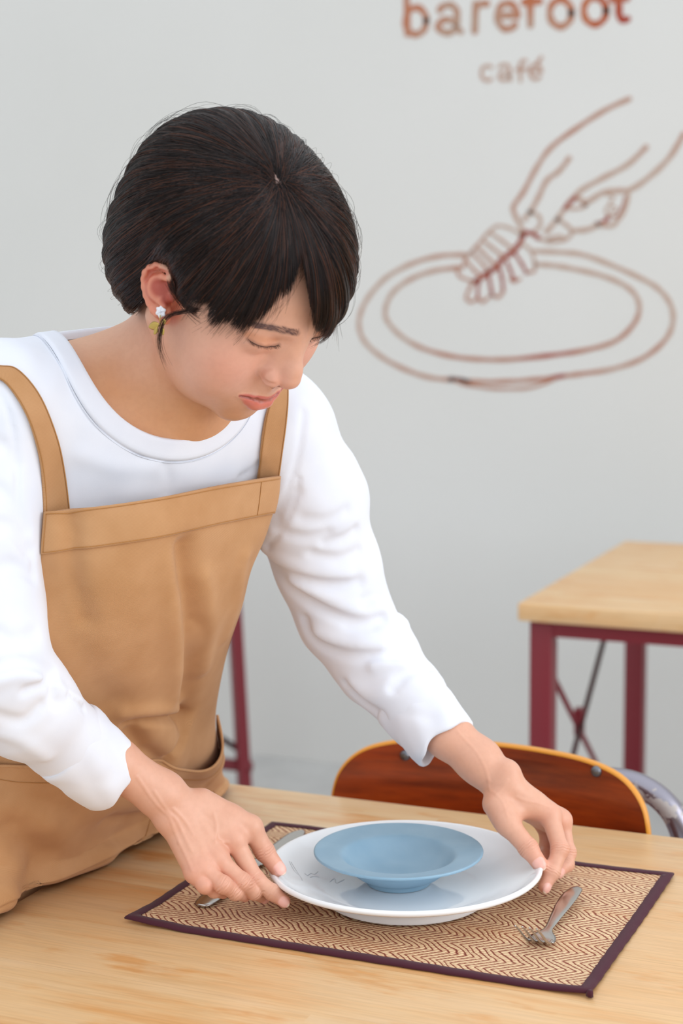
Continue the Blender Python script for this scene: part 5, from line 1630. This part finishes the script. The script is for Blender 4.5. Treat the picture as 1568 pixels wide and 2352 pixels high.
lock('fringe_wisps', [(590,620,-.055),(545,680,-.060),(500,722,-.064),(468,744,-.066)], 70, .0038, .00013, 9, hair, 1.5)
lock('fringe_wisps', [(770,620,.030),(765,680,.028),(760,740,.026),(752,775,.024)], 60, .0060, .00013, 10, hair, 1.6)

# ------------------------------------------------------------------ brows and lashes: short fine hairs on the skin
def skin_pt(Q):
    """nearest place on the face for head-frame points"""
    Q = np.array(Q, float)
    for _ in range(5): Q = Q - project(head_sdf, Q, .004)
    return Q
def browhairs():
    for s in (-1, 1):
        rg_ = np.random.RandomState(11+s)
        C_ = catmull(mirx(BROW_C, s)[::-1], 20)
        out = []
        for i in range(230):
            k = rg_.randint(0, len(C_)-1); t_ = k/len(C_); w = np.interp(t_, [0, .2, .7, 1], [.0022, .0028, .0024, .0010])
            p = C_[k] + np.array([0, 0, rg_.uniform(-w, w)]); d = nrm(C_[min(k+1, len(C_)-1)] - C_[max(k-1, 0)] + np.array([0, 0, .001*(1-2*t_)])); l_ = rg_.uniform(.003, .0055)
            pts = skin_pt([p, p + d*l_*.35, p+d*l_*.7, p + d*l_]); n = grad(head_sdf, pts.astype(F4)); out.append(pts + n*np.array([[.0001], [.0006], [.0006], [.0003]]))
        out = np.array(out); sh = np.tile(np.array(srgb(134, 104, 100)[:3]), (len(out), 1))
        strand_mesh('eyebrow', v2w(h2v(out.reshape(-1, 3))).reshape(out.shape), np.full(len(out), .00013), sh, person, m_hair)
        # lashes
        C_ = catmull(mirx(LASH_C, s), 14); C_ = skin_pt(C_); out = []
        for i in range(46):
            k = rg_.uniform(0, len(C_)-1.01); a = int(k); p = C_[a]*(1-k+a) + C_[a+1]*(k-a)
            side = (abs(p[0]) - .031)/.012*s
            d = nrm(np.array([.35*side, .75, -.62])); l_ = rg_.uniform(.0018, .0038)
            d = nrm(d + rg_.normal(0, .12, 3))
            out.append([p - d*.0006, p + d*l_*.4, p + d*l_*.75 + np.array([0, .0004, .0002]), p + d*l_ + np.array([0, .0006, .0010])])
        out = np.array(out); sh = np.tile(np.array(srgb(26, 16, 16)[:3]), (len(out), 1))
        e = strand_mesh('eyelashes', v2w(h2v(out.reshape(-1, 3))).reshape(out.shape), np.full(len(out), .00010), sh, person, m_hair)
        mb = MB(); n = grad(head_sdf, C_.astype(F4)); mb.tube(v2w(h2v(C_ + n*.0002)), list(np.interp(np.linspace(0, 1, len(C_)), [0, .3, .8, 1], [.0002, .0004, .00035, .00015])), 6)
        lm = mb.build('lash_line', m_lash, e)
m_lash = mat('lash_brown', srgb(74, 44, 36), .6)
browhairs()

# ------------------------------------------------------------------ earring: white flower stud with hanging brass leaves
m_shell = mat('white_shell', srgb(240, 240, 246), .3, coat=.3)
m_brass = mat('brushed_brass', srgb(206, 176, 96), .35, .85)
ear = empty('earring', tuple(v2w(h2v(hp(368, 716, -.083)))[0])); ear.parent = person
ear['label'] = 'white flower earring with brass leaves'
def petals(c, r, n, name, material):
    n_ = nrm(np.array([-1, .1, .25])); a = nrm(np.cross(n_, [0, 0, 1.])); b = np.cross(n_, a)
    v = []; f = []
    NA, NR = 80, 9
    for i in range(NR):
        k = (i+1)/NR
        for j in range(NA):
            t_ = 2*math.pi*j/NA; rr = r*(1 + .13*math.cos(n*t_))*k
            h = .0012*(1-k**4) + .0007*math.cos(n*t_)*k*(1-k)*3
            v.append(c + a*rr*math.cos(t_) + b*rr*math.sin(t_) + n_*h)
    for j in range(NA): v.append(c + (a*math.cos(2*math.pi*j/NA) + b*math.sin(2*math.pi*j/NA))*r*(1+.13*math.cos(n*2*math.pi*j/NA))*.96 - n_*.0010)
    v.append(c + n_*.0009)
    for i in range(NR): 
        for j in range(NA): f.append((i*NA+j, i*NA+(j+1) % NA, (i+1)*NA+(j+1) % NA, (i+1)*NA+j))
    for j in range(NA): f.append((len(v)-1, (j+1) % NA, j))
    o = mesh(name, v2w(h2v(np.array(v))), f, material); keep(o, ear); return o
bpy.context.view_layer.update()
petals(hp(368.5, 716, -.0835), .0050, 6, 'flower', m_shell)
mb = MB(); mb.tube([v2w(h2v(hp(368, 716, -.0838)))[0], v2w(h2v(hp(368, 716, -.0858)))[0]], [.0009, .0006], 8); keep(mb.build('centre_bead', m_shell), ear)
for (x0, y0, x1, y1, w) in ((366, 745, 343, 751, .0035), (374, 744, 380, 734, .0022), (372, 749, 375, 769, .0024), (362, 752, 355, 767, .0022)):
    a = hp(x0, y0, -.0850); b = hp(x1, y1, -.0855); d = b-a; L = np.linalg.norm(d); d = d/L; n_ = np.array([-1, 0, 0.]); s = nrm(np.cross(d, n_))
    v = []; f = []; M_ = 14
    for i in range(M_+1):
        t_ = i/M_; ww = w*math.sin(math.pi*min(t_*.95+.03, 1))**.7
        for k in (-1, -.5, 0, .5, 1): v.append(a + d*L*t_ + s*ww*k + n_*(.0006*(1-k*k)))
    for i in range(M_):
        for k in range(4): f.append((i*5+k, i*5+k+1, (i+1)*5+k+1, (i+1)*5+k))
    lf = mesh('brass_leaf', v2w(h2v(np.array(v))), f, m_brass); so = lf.modifiers.new('s', 'SOLIDIFY'); so.thickness = .0005; keep(lf, ear)
mb = MB(); mb.tube(v2w(h2v(np.array([hp(368, 724, -.0850), hp(367, 738, -.0852), hp(369, 750, -.0852)]))), .0004, 6); keep(mb.build('wire', m_brass), ear)
